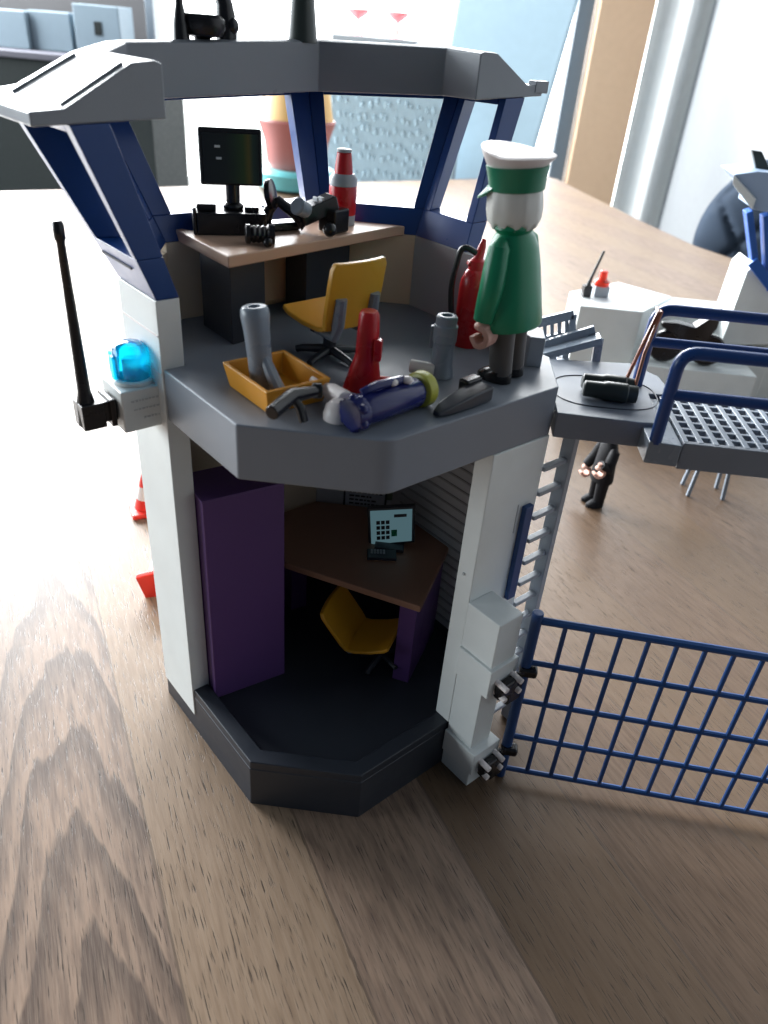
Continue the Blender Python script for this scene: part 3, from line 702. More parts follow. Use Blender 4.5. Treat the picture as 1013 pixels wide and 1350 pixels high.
tp = V(13.1, 9.9, zat(13.1, 10.2, 412))
for k, (px, py) in enumerate(((826, 500), (838, 508))):
    q = MB(); c = at(px, py, ZK+0.6); q.tube([c-O2, (c-O2)*0.5+(tp-O2)*0.5+V(-0.05, 0, -0.15), tp-O2+V(0.12*k, -0.02, 0.12), tp-O2+V(0.12*k+0.05, 0.5, 0.15)], 0.085, 8); q.build('strap', 'strap', fgl, 0)

# ------------------------------------------------------------------ toys behind the walkway
zb = 0
bd = aty(765, 403, 55); be_ = aty(890, 403, 55)
gb = thing('toy_guardhouse', 'low white toy guardhouse with a red beacon behind the walkway', 'toy building', (22, 58, 0))
O3 = V(22, 58, 0); hz = bd.z
def r3(p): return (p[0]-O3.x, p[1]-O3.y)
pA_ = [(bd.x, 55), aty(850, 405, 55).xy, aty(890, 378, 62).xy, aty(815, 372, 66).xy, aty(752, 380, 60).xy]
q = MB(); q.prism([r3(p) for p in pA_], 0, hz); q.build('block', 'white', gb, 0.12)
wx0 = aty(868, 405, 57).x
q = MB(); q.box((wx0-O3.x+8.0, 2.2, hz*0.42), (16, 3.0, hz*0.84)); q.build('wall', 'white', gb, 0.1)
q = MB(); q.prism([r3(p) for p in ((wx0-0.5, 57.5), (wx0+16, 57.5), (wx0+16, 62.5), (wx0+1, 62.5))], hz*0.86, hz*0.98); q.build('ledge', 'white', gb, 0.15)
bp_ = aty(795, 384, 58); 
q = MB(); q.box((bp_.x-O3.x, 1.5, hz+0.55), (1.6, 1.3, 1.1), 0.2); sk_ = q.build('beacon_base', 'lightgrey', gb, 0.06)
q = MB(); q.lathe([(0.85, 1.1), (0.85, 1.5), (0.45, 1.8), (0.42, 2.6), (0.3, 2.65)], (bp_.x-O3.x, 1.5, hz), n=20); q.build('beacon', 'beaconred', sk_, 0.03)
ap_ = aty(774, 388, 58)
q = MB(); q.box((ap_.x-O3.x, 0.6, hz+0.6), (0.9, 0.8, 1.2), 0.2); q.tube([(ap_.x-O3.x, 0.6, hz+1), (ap_.x-O3.x+0.2, 0.6, hz+2), (ap_.x-O3.x+0.9, 0.6, hz+4.8)], [0.28, 0.17, 0.14]); q.build('antenna', 'black', gb, 0.05)
wc0 = aty(893, 445, 54)
mot = thing('toy_motorbike', 'black toy motorbike parked on the white step of the guardhouse', 'motorbike', (wc0.x+1.5, 53.2, 0))
# bike: two wheels, body, screen
bz = 0
q = MB()
for sx in (-2.4, 2.6):
    wm = MB(); wm.lathe([(1.0, -0.35), (1.75, -0.45), (1.95, -0.2), (1.95, 0.2), (1.75, 0.45), (1.0, 0.35)], (sx, 0, 1.95), (0, 1, 0), 24); wh = wm.build('wheel', 'black', mot, 0.03)
    wm = MB(); wm.lathe([(0.95, -0.3), (0.95, 0.3)], (sx, 0, 1.95), (0, 1, 0), 16); wm.build('hub', 'lightgrey', wh, 0.03)
q = MB(); q.loft([[V(x, yy, zz) for yy, zz in ((-w2, z0), (w2, z0), (w2, z1), (-w2, z1))] for x, w2, z0, z1 in ((-3.6, 0.3, 4.3, 4.8), (-2.0, 0.8, 3.6, 5.0), (0.2, 0.9, 2.2, 4.7), (1.8, 0.8, 2.8, 6.2), (2.8, 0.4, 4.8, 6.5))]); q.build('body', 'black', mot, 0.15)
q = MB(); q.slab([(-0.55, -0.9, 6.0), (0.55, -0.9, 6.0), (0.3, -0.55, 8.6), (-0.3, -0.55, 8.6)], (0, 0.25, 0)); 
for v_ in q.v: v_.x, v_.y = v_.y*0.6+2.9, v_.x
q.build('windscreen', 'conewhite', mot, 0.04)
q = MB(); q.tube([(2.3, -1.2, 6.4), (2.6, 0, 6.1), (2.3, 1.2, 6.4)], 0.14, 8); q.build('handlebar', 'black', mot, 0)
mm_ = aty(905, 432, 53.0); cz = mm_
zst = aty(890, 478, 53).z
q = MB(); q.box((wc0.x+2.5-O3.x, 53.0-O3.y, zst/2), (11, 3.4, zst-0.02)); q.build('step', 'white', gb, 0.1)
mot.location = V(wc0.x+0.8, 53.0, zst)*S; mot.scale = (0.85, 0.85, 0.85)

# second tower at the right edge
t2 = thing('toy_watchtower', 'white toy watchtower with blue posts and pale roof at the right edge', 'toy building', (34, 55, 0))
O4 = V(34, 55, 0)
def T2(px, py, y): return aty(px, py, y)-O4
c0_, c1_ = T2(953, 430, 55), T2(995, 345, 55)
q = MB(); q.slab([T2(950, 455, 55), T2(1040, 455, 55), T2(1040, 385, 55), T2(1013, 378, 55), T2(996, 348, 55), T2(985, 358, 55)], (0, 5, 0)); q.build('wall', 'white', t2, 0.1)
zlow = T2(950, 455, 55).z
q = MB(); q.box((T2(995, 455, 55).x, 2.5, zlow/2), (4.2, 4.8, zlow-0.02)); q.build('column', 'white', t2, 0.1)
q = MB()
q.bar(T2(986, 277, 55), T2(994, 345, 55.5), 0.6, 1.2, (0, 1, 0)); q.bar(T2(1010, 282, 55), T2(1014, 380, 55.5), 0.8, 1.2, (0, 1, 0)); q.bar(T2(990, 343, 55.2), T2(1022, 384, 55.2), 1.2, 1.0); q.bar(T2(1034, 290, 55), T2(1038, 390, 55.5), 0.8, 1.2, (0, 1, 0))
q.build('window_frame', 'brightblue', t2, 0.06)
q = MB(); q.slab([T2(967, 231, 53.5), T2(996, 263, 53.5), T2(991, 276, 53.5), T2(966, 243, 53.5)], (0.3, 0.5, 0)); q.build('roof_edge', 'white', t2, 0.05)
q = MB(); q.slab([T2(968, 230, 53.8), T2(997, 262, 53.8), T2(993, 276, 53.8), T2(1060, 290, 53.8), T2(1060, 232, 53.8), T2(1000, 226, 53.8)], (0.4, 6, 0)); q.build('roof', 'lilacblue', t2, 0.1)
q = MB(); q.slab([T2(992, 198, 56), T2(1005, 200, 56), T2(1034, 262, 56), T2(1012, 240, 56), T2(997, 222, 56)], (0, 0.5, 0)); q.build('antenna', 'darkgreen', t2, 0.05)

# black figure standing under the walkway and a grey trestle
pf = at(789, 664, 0)
bf = thing('toy_figure', 'black uniformed toy figure standing on the table beneath the walkway', 'toy figure', (pf.x-0.3, pf.y, 0), math.radians(-75))
def figure(root, legs, boots, coat, handm, headm, k=1.0, arm_side=(1, -1)):
    for sx in (-1, 1):
        q = MB(); q.loft([[V(sx*0.48+rx*math.cos(a), yy+ry*math.sin(a), z) for a in (2*math.pi*j/16 for j in range(16))] for z, rx, ry, yy in ((0.35, 0.40, 0.48, 0), (1.2, 0.42, 0.5, 0), (2.4, 0.46, 0.56, 0), (3.3, 0.5, 0.6, 0))]); lg = q.build('leg', legs, root, 0)
        q = MB(); q.loft([[V(sx*0.48+rx*math.cos(a), yy+ry*math.sin(a), z) for a in (2*math.pi*j/16 for j in range(16))] for z, rx, ry, yy in ((0.0, 0.44, 0.78, -0.28), (0.28, 0.44, 0.78, -0.28), (0.5, 0.42, 0.6, -0.12), (0.62, 0.36, 0.42, 0))]); q.build('boot', boots, lg, 0.04)
figure(bf, 'uniform', 'uniform', 'uniform', 'skin', 'hair')
def coat_mb(z0, hem, wide):
    q = MB(); R_ = []
    for z, rx, ry in ((z0, hem, hem*0.80), (z0+0.12, hem+0.02, hem*0.82), (z0+1.2, hem*0.90, hem*0.76), (z0+2.2, hem*0.83, hem*0.68), (z0+2.9, wide, hem*0.60), (z0+3.3, wide*0.80, hem*0.5), (z0+3.55, 0.62, 0.52), (z0+3.75, 0.5, 0.46)):
        R_.append([V(rx*math.cos(a), ry*math.sin(a), z) for a in (2*math.pi*j/28 for j in range(28))])
    return q.loft(R_)
coat_mb(2.4, 1.12, 1.0).build('torso', 'uniform', bf, 0)
def arm(root, sx, mat, sleeve_end, swing=0.0):
    q = MB(); sh = V(sx*1.0, 0, 5.35); el = V(sx*1.34, -0.05+swing*0.4, 4.0); wr = V(sx*1.42, -0.3+swing, sleeve_end)
    q.tube([sh+V(-sx*0.2, 0, 0.25), sh, (sh+el)/2, el, (el+wr)/2, wr], [0.22, 0.42, 0.46, 0.46, 0.44, 0.40], 16); am = q.build('arm', mat, root, 0)
    q = MB(); hc = wr+V(0, 0, -0.12)     # toy hand: short wrist, curved palm with hooked fingers and thumb
    q.tube([hc+V(0, 0, 0.3), hc+V(0, 0, -0.1)], [0.2, 0.22], 12)
    pth = arc(hc+V(0, 0.0, -0.48), 0.36, math.radians(100), math.radians(-175), 14, (0, 1, 0), (0, 0, 1))
    rr_ = []
    for i_, p_ in enumerate(pth):
        d_ = (p_-(hc+V(0, 0, -0.48))).normalized(); h_ = 0.36 if i_ < 12 else 0.28
        rr_.append([p_+d_*0.12+V(-h_, 0, 0), p_+d_*0.12+V(h_, 0, 0), p_-d_*0.12+V(h_, 0, 0), p_-d_*0.12+V(-h_, 0, 0)])
    q.loft(rr_); q.ell(hc+V(0, 0, -0.12), (0.34, 0.36, 0.2)); q.build('hand', 'skin', am, 0.05)
arm(bf, -1, 'uniform', 3.0, -0.55); arm(bf, 1, 'uniform', 4.5, -0.9)
q = MB(); q.ell((0, 0, 7.05), (0.98, 0.98, 1.0)); q.build('head', 'skin', bf, 0)
q = MB(); q.lathe([(1.05, 7.2), (1.1, 7.5), (1.0, 8.0), (0.5, 8.2)], n=20); q.build('cap', 'black', bf, 0)

tr = at(906, 655, 0)
trs = thing('trestle', 'small grey toy trestle standing under the far grating', 'trestle', (tr.x+1.6, tr.y+1.2, 0))
for sx, sy in ((-1, -1), (-1, 1), (1, -1), (1, 1)):
    q = MB(); q.bar((sx*1.5, sy*1.0, 0), (sx*1.1, sy*0.7, 5.0), 0.3, 0.3, (0, 1, 0)); q.build('leg', 'bluegrey', trs, 0.04)
q = MB(); q.box((0, 0, 5.1), (4.2, 2.2, 0.5)); q.build('top', 'grey', trs, 0.05)

# cones at the left
def cone(px, py, rz, lab, tilt=None):
    c = at(px, py, 0)
    t = thing('traffic_cone', lab, 'traffic cone', (c.x, c.y, 0), rz, 'small toy traffic cones left of the tower')
    if tilt: t.rotation_euler = tilt; t.location = V(c.x, c.y, 1.0)*S
    q = MB(); q.box((0, 0, 0.2), (2.5, 2.5, 0.4)); q.build('foot', 'redcone', t, 0.1)
    q = MB(); q.lathe([(0.95, 0.4), (0.72, 1.2)], n=20); q.build('lower_band', 'redcone', t, 0)
    q = MB(); q.lathe([(0.72, 1.2), (0.45, 2.2)], n=20); q.build('white_band', 'conewhite', t, 0)
    q = MB(); q.lathe([(0.45, 2.2), (0.22, 3.1), (0.12, 3.2)], n=20); q.build('tip', 'redcone', t, 0)
cone(195, 672, 0.5, 'upright red and white toy cone left of the tower')
cone(214, 788, 0.3, 'fallen red toy cone lying by the left white column', (math.radians(78), 0.2, math.radians(200)))

# ------------------------------------------------------------------ lower room furniture
lk0, lk1 = V(-5.42, 4.0, 0), V(-2.3, 6.35, 0)
dl = (lk1-lk0).normalized(); nl = V(-dl.y, dl.x, 0)
lk = thing('locker', 'tall purple locker inside the lower left of the tower', 'locker', (lk0.x, lk0.y, 2.57), math.atan2(dl.y, dl.x))
wl_ = (lk1-lk0).length
q = MB(); q.box((wl_/2, 1.25, 6.0), (wl_, 2.5, 12.0)); q.build('body', 'purple', lk, 0.06)
q = MB(); q.box((wl_/2, 1.25, 12.06), (wl_+0.1, 2.6, 0.12)); q.build('top', 'purple', lk, 0.03)
dz = 8.4
dp = [at(x, y, dz) for x, y in ((376, 742), (555, 800), (592, 722))]
dpl = [(p.x, p.y) for p in dp]+[(5.6, 12.2), (3.0, 14.9), (-2.2, 14.9), (-4.4, 12.8)]
ld = thing('corner_desk', 'brown desk in the dark lower room of the tower', 'desk', (1.5, 11, 2.57))
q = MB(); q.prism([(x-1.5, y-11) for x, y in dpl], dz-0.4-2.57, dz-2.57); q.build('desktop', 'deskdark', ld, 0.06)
q = MB(); p = dp[2]; p2_ = dp[1]
q.slab([V(p2_.x-1.5-0.15, p2_.y-11+0.5, 0), V(p.x-1.5-0.2, p.y-11-0.4, 0), V(p.x-1.7, p.y-11.4, dz-0.42-2.57), V(p2_.x-1.65, p2_.y-10.5, dz-0.42-2.57)], (-0.9, 0.2, 0)); q.build('side_panel', 'purple', ld, 0.05)
q = MB(); q.box((-4.6, 1.6, (dz-0.42-2.57)/2), (1.0, 1.8, dz-0.42-2.57), 0.6); q.build('side_panel', 'purple', ld, 0.05)
yS = 11.2
s_ = [aty(x, y, yS) for x, y in ((486, 672), (546, 669), (545, 714), (488, 719))]
cx_ = sum((p.x for p in s_))/4
lm = thing('monitor', 'small monitor with a pale blue printed screen made to glow on the lower brown desk', 'monitor', (cx_, yS, dz))
O5 = V(cx_, yS, dz)
def ins(pts, k):
    c = sum(pts, V(0, 0, 0))/4; return [c+(p-c)*k for p in pts]
q = MB(); q.slab([p-O5 for p in ins(s_, 1.06)], (0, 0.35, 0)); q.build('housing', 'dark', lm, 0.05)
sc2 = ins(s_, 0.93)
q = MB(); q.slab([p-O5+V(0, -0.03, 0) for p in sc2], (0, 0.02, 0)); scr = q.build('screen', 'screen', lm, 0)
def sp_(u, v): 
    a = sc2[0]*(1-u)+sc2[1]*u; b = sc2[3]*(1-u)+sc2[2]*u; return a*(1-v)+b*v-O5+V(0, -0.04, 0)
q = MB()
def tile(u0, v0, u1, v1): q.slab([sp_(u0, v0), sp_(u1, v0), sp_(u1, v1), sp_(u0, v1)], (0, -0.012, 0))
for r_ in range(4):
    for c_ in range(3): tile(0.14+c_*0.115, 0.30+r_*0.155, 0.14+c_*0.115+0.09, 0.30+r_*0.155+0.11)
tile(0.57, 0.13, 0.87, 0.22); q.build('keypad_print', 'ink', scr, 0)
q = MB(); tile(0.50, 0.60, 0.64, 0.80); q.build('green_key', 'green', scr, 0)
q = MB(); zb5 = min(p.z for p in s_)-dz
q.box((0.2, 0.3, zb5/2), (0.5, 0.35, zb5+0.3)); q.box((0.0, 0.0, 0.1), (1.6, 1.2, 0.2)); q.build('stand', 'dark', lm, 0.04)
kb = at(500, 738, dz)
k_ = thing('keyboard', 'small dark keypad with pale keys in front of the lower monitor', 'keyboard', (kb.x+0.1, kb.y+0.35, dz), 0.12); k_.scale = (0.75, 0.75, 0.75)
q = MB(); q.box((0, 0, 0.12), (2.1, 1.1, 0.24)); q.build('body', 'dark', k_, 0.04)
q = MB()
for i in range(5):
    for j in range(2): q.box((-0.72+i*0.22, 0.05+j*0.28, 0.26), (0.16, 0.2, 0.06))
q.build('keys', 'lightgrey', k_, 0.01)
# chairs
def chair(name, label, base, rz, z0, backlean=0.18, grp='yellow toy swivel chairs in the tower'):
    t = thing(name, label, 'chair', (base[0], base[1], z0), rz, grp)
    q = MB(); R_ = []
    prof_ = [(-1.55, 1.80), (-1.2, 1.62), (-0.3, 1.5), (0.7, 1.5), (1.15, 1.62)]
    th = 0.22
    q.loft([[V(-1.3, y, z), V(1.3, y, z), V(1.3, y, z+th), V(-1.3, y, z+th)] for y, z in prof_]); q.build('seat', 'yellow', t, 0.08, seg=3)
    q = MB(); R_ = []
    for z, w2 in ((1.66, 1.28), (2.2, 1.36), (3.4, 1.36), (4.1, 1.34), (4.35, 1.2)):
        y = 1.12+(z-1.6)*backlean; n_p = 8
        R_.append([V(-w2+2*w2*i/n_p, y-0.13+0.16*(1-(2*i/n_p-1)**2), z) for i in range(n_p+1)]+[V(w2-2*w2*i/n_p, y+0.13+0.16*(1-(1-2*i/n_p)**2), z) for i in range(n_p+1)])
    q.loft(R_); q.build('backrest', 'yellow', t, 0.06, sharp=40)
    for sx in (-1, 1):
        q = MB(); q.tube([(sx*0.85, 0.2, 1.36), (sx*0.85, 1.3, 1.4), (sx*0.85, 1.48, 1.9), (sx*0.85, 1.62, 3.0)], [0.16, 0.22, 0.26, 0.24], 10); q.build('back_bracket', 'bluegrey', t, 0)
    q = MB(); q.tube([(0, 0, 0.15), (0, 0, 1.45)], 0.28, 14); q.box((0, 0.1, 1.34), (1.9, 0.5, 0.2)); q.build('column', 'dark', t, 0.03)
    for k in range(5):
        a = 2*math.pi*k/5+0.3
        q = MB(); q.tube([(0, 0, 0.35), (1.2*math.cos(a), 1.2*math.sin(a), 0.22), (1.45*math.cos(a), 1.45*math.sin(a), 0.14)], [0.2, 0.15, 0.14], 10); q.build('foot', 'dark', t, 0)
    return t
cc = at(425, 438, 22.3)
chair('desk_chair', 'yellow swivel chair with grey brackets at the upper desk', (-0.55, 7.1), math.radians(228), 20.6)
lc_ = at(490, 815, 4.6)
lch = chair('desk_chair', 'yellow swivel chair tipped back in front of the dark lower desk', (2.95, 8.0), math.radians(72), 3.05)

lch.rotation_euler = (Matrix.Rotation(math.radians(-24), 3, 'Y') @ Matrix.Rotation(math.radians(72), 3, 'Z')).to_euler()
# ------------------------------------------------------------------ upper floor objects
zd = 24.45
d0, d1, d2 = at(223, 298, zd), at(301, 338, zd), at(525, 298, zd)
ud = thing('desk', 'light brown desk with dark legs on the upper floor', 'desk', (-3.5, 10.5, 20.6))
O6 = V(-3.5, 10.5, 20.6)
i95 = inset(1.0)
dpoly = [d0.xy, d1.xy, d2.xy, Vector((1.75, 15.1)), Vector(i95[5])+Vector((0.2, -0.1)), Vector(i95[5])*0.15+Vector(i95[6])*0.85+Vector((0.1, -0.1))]
print('desk', d0, d1, d2)
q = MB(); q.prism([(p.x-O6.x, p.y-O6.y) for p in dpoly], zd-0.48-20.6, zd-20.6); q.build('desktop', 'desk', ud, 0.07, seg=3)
fd = (d2-d1).normalized(); sd_ = (d0-d1).normalized(); hleg = zd-0.5-20.6
def pane_leg(u0, u1, v0, v1, mat='dark'):
    q = MB(); b_ = V(d1.x, d1.y, 20.61)-O6; b_.z = 0.01
    q.slab([b_+fd*u0+sd_*v0, b_+fd*u1+sd_*v0, b_+fd*u1+sd_*v1, b_+fd*u0+sd_*v1], (0, 0, hleg)); q.build('pedestal', mat, ud, 0.05)
LN = (d2-d1).length
pane_leg(0.35, 2.2, 0.5, 3.2)
pane_leg(LN*0.50, LN*0.78, 1.2, 3.0)
q = MB(); b_ = V(d1.x, d1.y, 20.61)-O6; b_.z = 0.5
q.slab([b_+fd*2.2+sd_*3.0, b_+fd*(LN*0.5)+sd_*3.0, b_+fd*(LN*0.5)+sd_*3.2, b_+fd*2.2+sd_*3.2], (0, 0, hleg-0.5)); q.build('back_panel', 'desk', ud, 0.03)
# monitor on console
mc = at(302, 285, zd)
ang = math.atan2(fd.y, fd.x)
um = thing('monitor', 'black monitor with a dark green tinted screen on a console', 'monitor', (-5.55, 10.6, zd), math.radians(20))
q = MB(); q.box((0, 0, 0.45), (2.9, 1.6, 0.9)); q.box((-1.0, 0.1, 1.02), (0.8, 0.9, 0.3)); q.box((0.9, -0.1, 0.98), (0.6, 0.5, 0.2)); q.slab([(-1.6, -0.8, 0), (-1.47, -0.8, 0), (-1.47, 0.8, 0), (-1.6, 0.8, 0)], (0, 0, 1.1)); q.build('console', 'black', um, 0.05)
q = MB(); q.tube([(0.15, 0.2, 0.85), (0.15, 0.2, 2.0)], 0.3, 14); q.ell((0.15, 0.2, 1.0), (0.45, 0.45, 0.25)); q.build('neck', 'black', um, 0)
q = MB(); q.box((0.1, 0.05, 2.95), (2.55, 0.5, 2.15), 0, math.radians(-8)); um_h = q.build('housing', 'black', um, 0.08)
def screen_mat():
    mt, nt, b = new_mat('dark_screen_print')
    tc = N(nt, 'ShaderNodeTexCoord'); sx_ = N(nt, 'ShaderNodeSeparateXYZ'); r = N(nt, 'ShaderNodeValToRGB'); mr_ = N(nt, 'ShaderNodeMapRange')
    nt.links.new(tc.outputs['Generated'], sx_.inputs[0]); nt.links.new(sx_.outputs[0], r.inputs[0])
    el = r.color_ramp.elements; el[0].position = 0.0; el[0].color = (0.012, 0.016, 0.02, 1); el[1].position = 1.0; el[1].color = (0.014, 0.02, 0.018, 1)
    for p_, c_ in ((0.40, (0.014, 0.02, 0.02, 1)), (0.55, (0.018, 0.034, 0.022, 1)), (0.72, (0.03, 0.06, 0.02, 1)), (0.82, (0.10, 0.085, 0.02, 1)), (0.9, (0.02, 0.045, 0.035, 1))):
        x = el.new(p_); x.color = c_
    nt.links.new(r.outputs[0], b.inputs['Base Color']); b.inputs['Roughness'].default_value = 0.3; return mt
q = MB(); q.box((0.1, -0.215, 2.92), (2.25, 0.04, 1.85), 0, math.radians(-8)); us = q.build('screen', screen_mat(), um_h, 0)
q = MB()
for k in range(3): q.box((-0.45+0.05*(k % 2), -0.25-0.07*(k-1)*-1, 3.38-k*0.45), (0.22, 0.03, 0.09), 0, math.radians(-8))
q.build('print_mark', 'faint', us, 0)
# flask
th = at(454, 290, zd); print('flask', th)
fl = thing('thermos_flask', 'red and grey flask standing on the upper desk', 'flask', (min(th.x, -1.0), min(th.y, 14.2), zd))
q = MB(); q.lathe([(0.60, 0.0), (0.62, 0.45)], n=28); q.build('foot_band', 'lightgrey', fl, 0.03)
q = MB(); q.lathe([(0.62, 0.45), (0.64, 0.55), (0.64, 1.62), (0.62, 1.7)], n=28); q.build('body', 'red', fl, 0)
q = MB(); q.lathe([(0.64, 1.7), (0.64, 2.0), (0.5, 2.2)], n=28); q.build('shoulder', 'lightgrey', fl, 0.02)
q = MB(); q.lathe([(0.43, 2.15), (0.40, 2.5), (0.33, 3.05), (0.28, 3.1)], n=24); q.build('cup', 'red', fl, 0)
q = MB(); q.lathe([(0.34, 3.08), (0.34, 3.2), (0.26, 3.22)], n=20); q.build('cap', 'lightgrey', fl, 0.02)
# black gear on desk
sp0 = at(343, 322, zd)
bn = thing('toy_lantern', 'glossy black ribbed toy lantern at the front edge of the desk', 'lantern', (sp0.x, sp0.y, zd), 0.2)
q = MB(); q.lathe([(0.30, -0.6), (0.38, -0.55), (0.38, -0.4), (0.30, -0.35), (0.36, -0.25), (0.30, -0.15), (0.36, -0.05), (0.30, 0.05), (0.36, 0.15), (0.30, 0.25), (0.40, 0.35), (0.40, 0.6)], (0, 0, 0.4), (1, 0.1, 0), 18); q.build('body', 'black', bn, 0)
q = MB(); q.ell((0.35, -0.45, 0.2), (0.2, 0.2, 0.2)); q.build('knob', 'black', bn, 0)
pp = at(385, 300, zd)
pp = pp+V(-0.15, -0.7, 0)
ph = thing('telephone_set', 'black toy handset piece with a round earpiece on the upper desk', 'handset', (pp.x-0.3, pp.y, zd), 0.3)
q = MB(); q.tube([(-0.5, 0, 0.25), (-0.35, 0, 0.7), (0.0, 0, 1.0), (0.6, -0.2, 0.6), (1.0, -0.3, 0.3)], [0.22, 0.2, 0.2, 0.2, 0.3], 12); q.build('handle', 'black', ph, 0)
q = MB(); q.lathe([(0.2, -0.12), (0.5, -0.1), (0.52, 0.1), (0.3, 0.14)], (-0.3, -0.1, 1.25), (1, -0.35, 0.2), 20); q.build('earpiece', 'black', ph, 0.02)
q = MB(); q.box((0.1, 0.1, 0.15), (1.3, 0.7, 0.3), 0.4); q.build('base', 'black', ph, 0.08); ph.scale = (1.2, 1.2, 1.2)
pp = at(408, 302, zd)
pp = pp+V(0.1, -0.5, 0)
vc = thing('video_camera', 'black toy camera leaning in the clutter beside the flask', 'camera', (pp.x+0.25, pp.y-0.1, zd), 0.5)
q = MB(); q.box((0.1, 0.2, 0.75), (1.5, 0.75, 0.55), 0.2, 0, math.radians(-18)); q.box((0.75, 0.1, 0.42), (0.8, 0.8, 0.8), 0.5); q.build('body', 'black', vc, 0.07)
q = MB(); q.lathe([(0.26, 0), (0.3, 0.5), (0.24, 0.55)], (-0.4, -0.2, 0.8), (-0.8, -0.5, 0.4), 16); q.build('lens', 'bluegrey', vc, 0)
q = MB(); q.ell((0.3, -0.75, 0.26), (0.24, 0.24, 0.24)); q.tube([(0.3, -0.7, 0.28), (0.5, -0.1, 0.3)], 0.12, 8); q.build('grip', 'black', vc, 0)
q = MB()
for k in range(2): q.box((0.05+k*0.2, 0.1, 1.12), (0.08, 0.3, 0.12), 0.2)
q.build('button', 'lightgrey', vc, 0.01); vc.scale = (1.25, 1.25, 1.25)

# orange crate
cr = [at(x, y, 21.5) for x, y in ((291, 500), (352, 541), (431, 536), (352, 492))]
cr = [V(-3.85, 3.25, 0), V(-1.95, 1.15, 0), V(0.35, 1.75, 0), V(-2.0, 4.75, 0)]
cA_, cB_, cD_ = V(-3.95, 3.05, 0), V(-1.75, 0.75, 0), V(-1.8, 4.55, 0)
ux_ = (cB_-cA_); uy_ = V(-ux_.y, ux_.x, 0).normalized()*2.55; wx = ux_.length
ux_.normalize(); uy_.normalize()
ct = thing('orange_crate', 'open orange crate at the front of the upper floor', 'crate', (cA_.x, cA_.y, 20.61), math.atan2(ux_.y, ux_.x))
LX, LY, HC, T_ = wx, 2.7, 0.95, 0.16
q = MB()
def rr(x0, y0, x1, y1): return [(x0, y0), (x1, y0), (x1, y1), (x0, y1)]
ol, il = rr(0.18, 0.18, LX-0.18, LY-0.18), rr(0.34, 0.34, LX-0.34, LY-0.34)
oh, ih = rr(0, 0, LX, LY), rr(T_, T_, LX-T_, LY-T_)
vs = [V(*p, 0) for p in ol]+[V(*p, HC) for p in oh]+[V(*p, HC) for p in ih]+[V(*p, 0.15) for p in il]
fs = [(3, 2, 1, 0), (12, 13, 14, 15)]
for L_ in range(3):
    for k in range(4): fs.append((L_*4+k, L_*4+(k+1) % 4, L_*4+4+(k+1) % 4, L_*4+4+k))
q.add(vs, fs); q.build('tub', 'orange', ct, 0.05, seg=3)
# grey loudhailer tube in crate
gx = V(-2.35, 2.75, 20.78)
gt = thing('grey_torch_holder', 'bluish grey tube with a side spur standing in the orange crate', 'tube', gx)
def hollow(q, prof_out, r_in, depth, c=(0, 0, 0), axis=(0, 0, 1), n=22):
    top = prof_out[-1]; q.lathe(prof_out+[(r_in, top[1]), (r_in*0.95, top[1]-depth)], c, axis, n)
q = MB(); hollow(q, [(0.44, 0), (0.44, 1.2), (0.47, 2.2), (0.52, 2.7), (0.50, 2.95), (0.42, 3.05)], 0.22, 0.5, (0, 0, 0), (-0.10, 0.05, 1)); q.build('barrel', 'bluegrey', gt, 0.02)
q = MB(); q.tube([(0.1, -0.1, 1.25), (0.45, -0.4, 0.7), (0.75, -0.6, 0.2)], [0.2, 0.24, 0.26], 10); q.build('spur', 'bluegrey', gt, 0)
# black baton across crate rim
ba = at(358, 545, 21.75); bb = at(420, 515, 21.75); bm_ = at(385, 522, 21.85)
bt = thing('black_baton', 'black bent baton lying across the rim of the orange crate', 'baton', (bm_.x, bm_.y, 21.4))
OB = V(bm_.x, bm_.y, 21.4)
q = MB(); q.tube([ba-OB, ba*0.5+bm_*0.5-OB, bm_-OB, bm_*0.4+bb*0.6-OB, bb-OB], [0.25, 0.25, 0.27, 0.22, 0.2], 12); bo_ = q.build('shaft', 'black', bt, 0.05)
q = MB(); q.tube([bb-OB+V(-0.2, -0.05, 0), bb-OB+V(0.12, 0.05, 0)], 0.27, 12); q.build('cap', 'black', bt, 0.04)
q = MB(); q.tube([bm_-OB, bm_-OB+V(0.3, -0.1, -0.35), bm_-OB+V(0.45, -0.2, -0.8)], 0.17, 10); q.build('grip', 'black', bt, 0)
# white baton and cap
wa = at(430, 512, 21.15); wb = at(455, 528, 21.15)
q = MB(); OW = V(wa.x, wa.y, 20.62); d = wb-wa; q.tube([wa-d*0.7-OW, wa-OW, wa+d*0.3-OW, wb-OW, wb+d*0.05-OW], [0.2, 0.22, 0.33, 0.36, 0.3], 16)
o_ = q.build('white_lamp', 'conewhite', None, 0.02); o_.location = OW*S; tag(o_, 'small white tapered lamp between the orange crate and the blue torch', 'lamp')
wc_ = at(445, 556, 20.6)
q = MB(); q.lathe([(0.02, 0), (0.55, 0), (0.55, 0.2), (0.46, 0.5), (0.25, 0.68), (0.02, 0.7)], n=22); o_ = q.build('white_dome', 'conewhite', None, 0); o_.location = V(wc_.x, wc_.y+0.25, 20.62)*S
tag(o_, 'small white domed cap on the floor edge in front of the white lamp', 'dome piece')
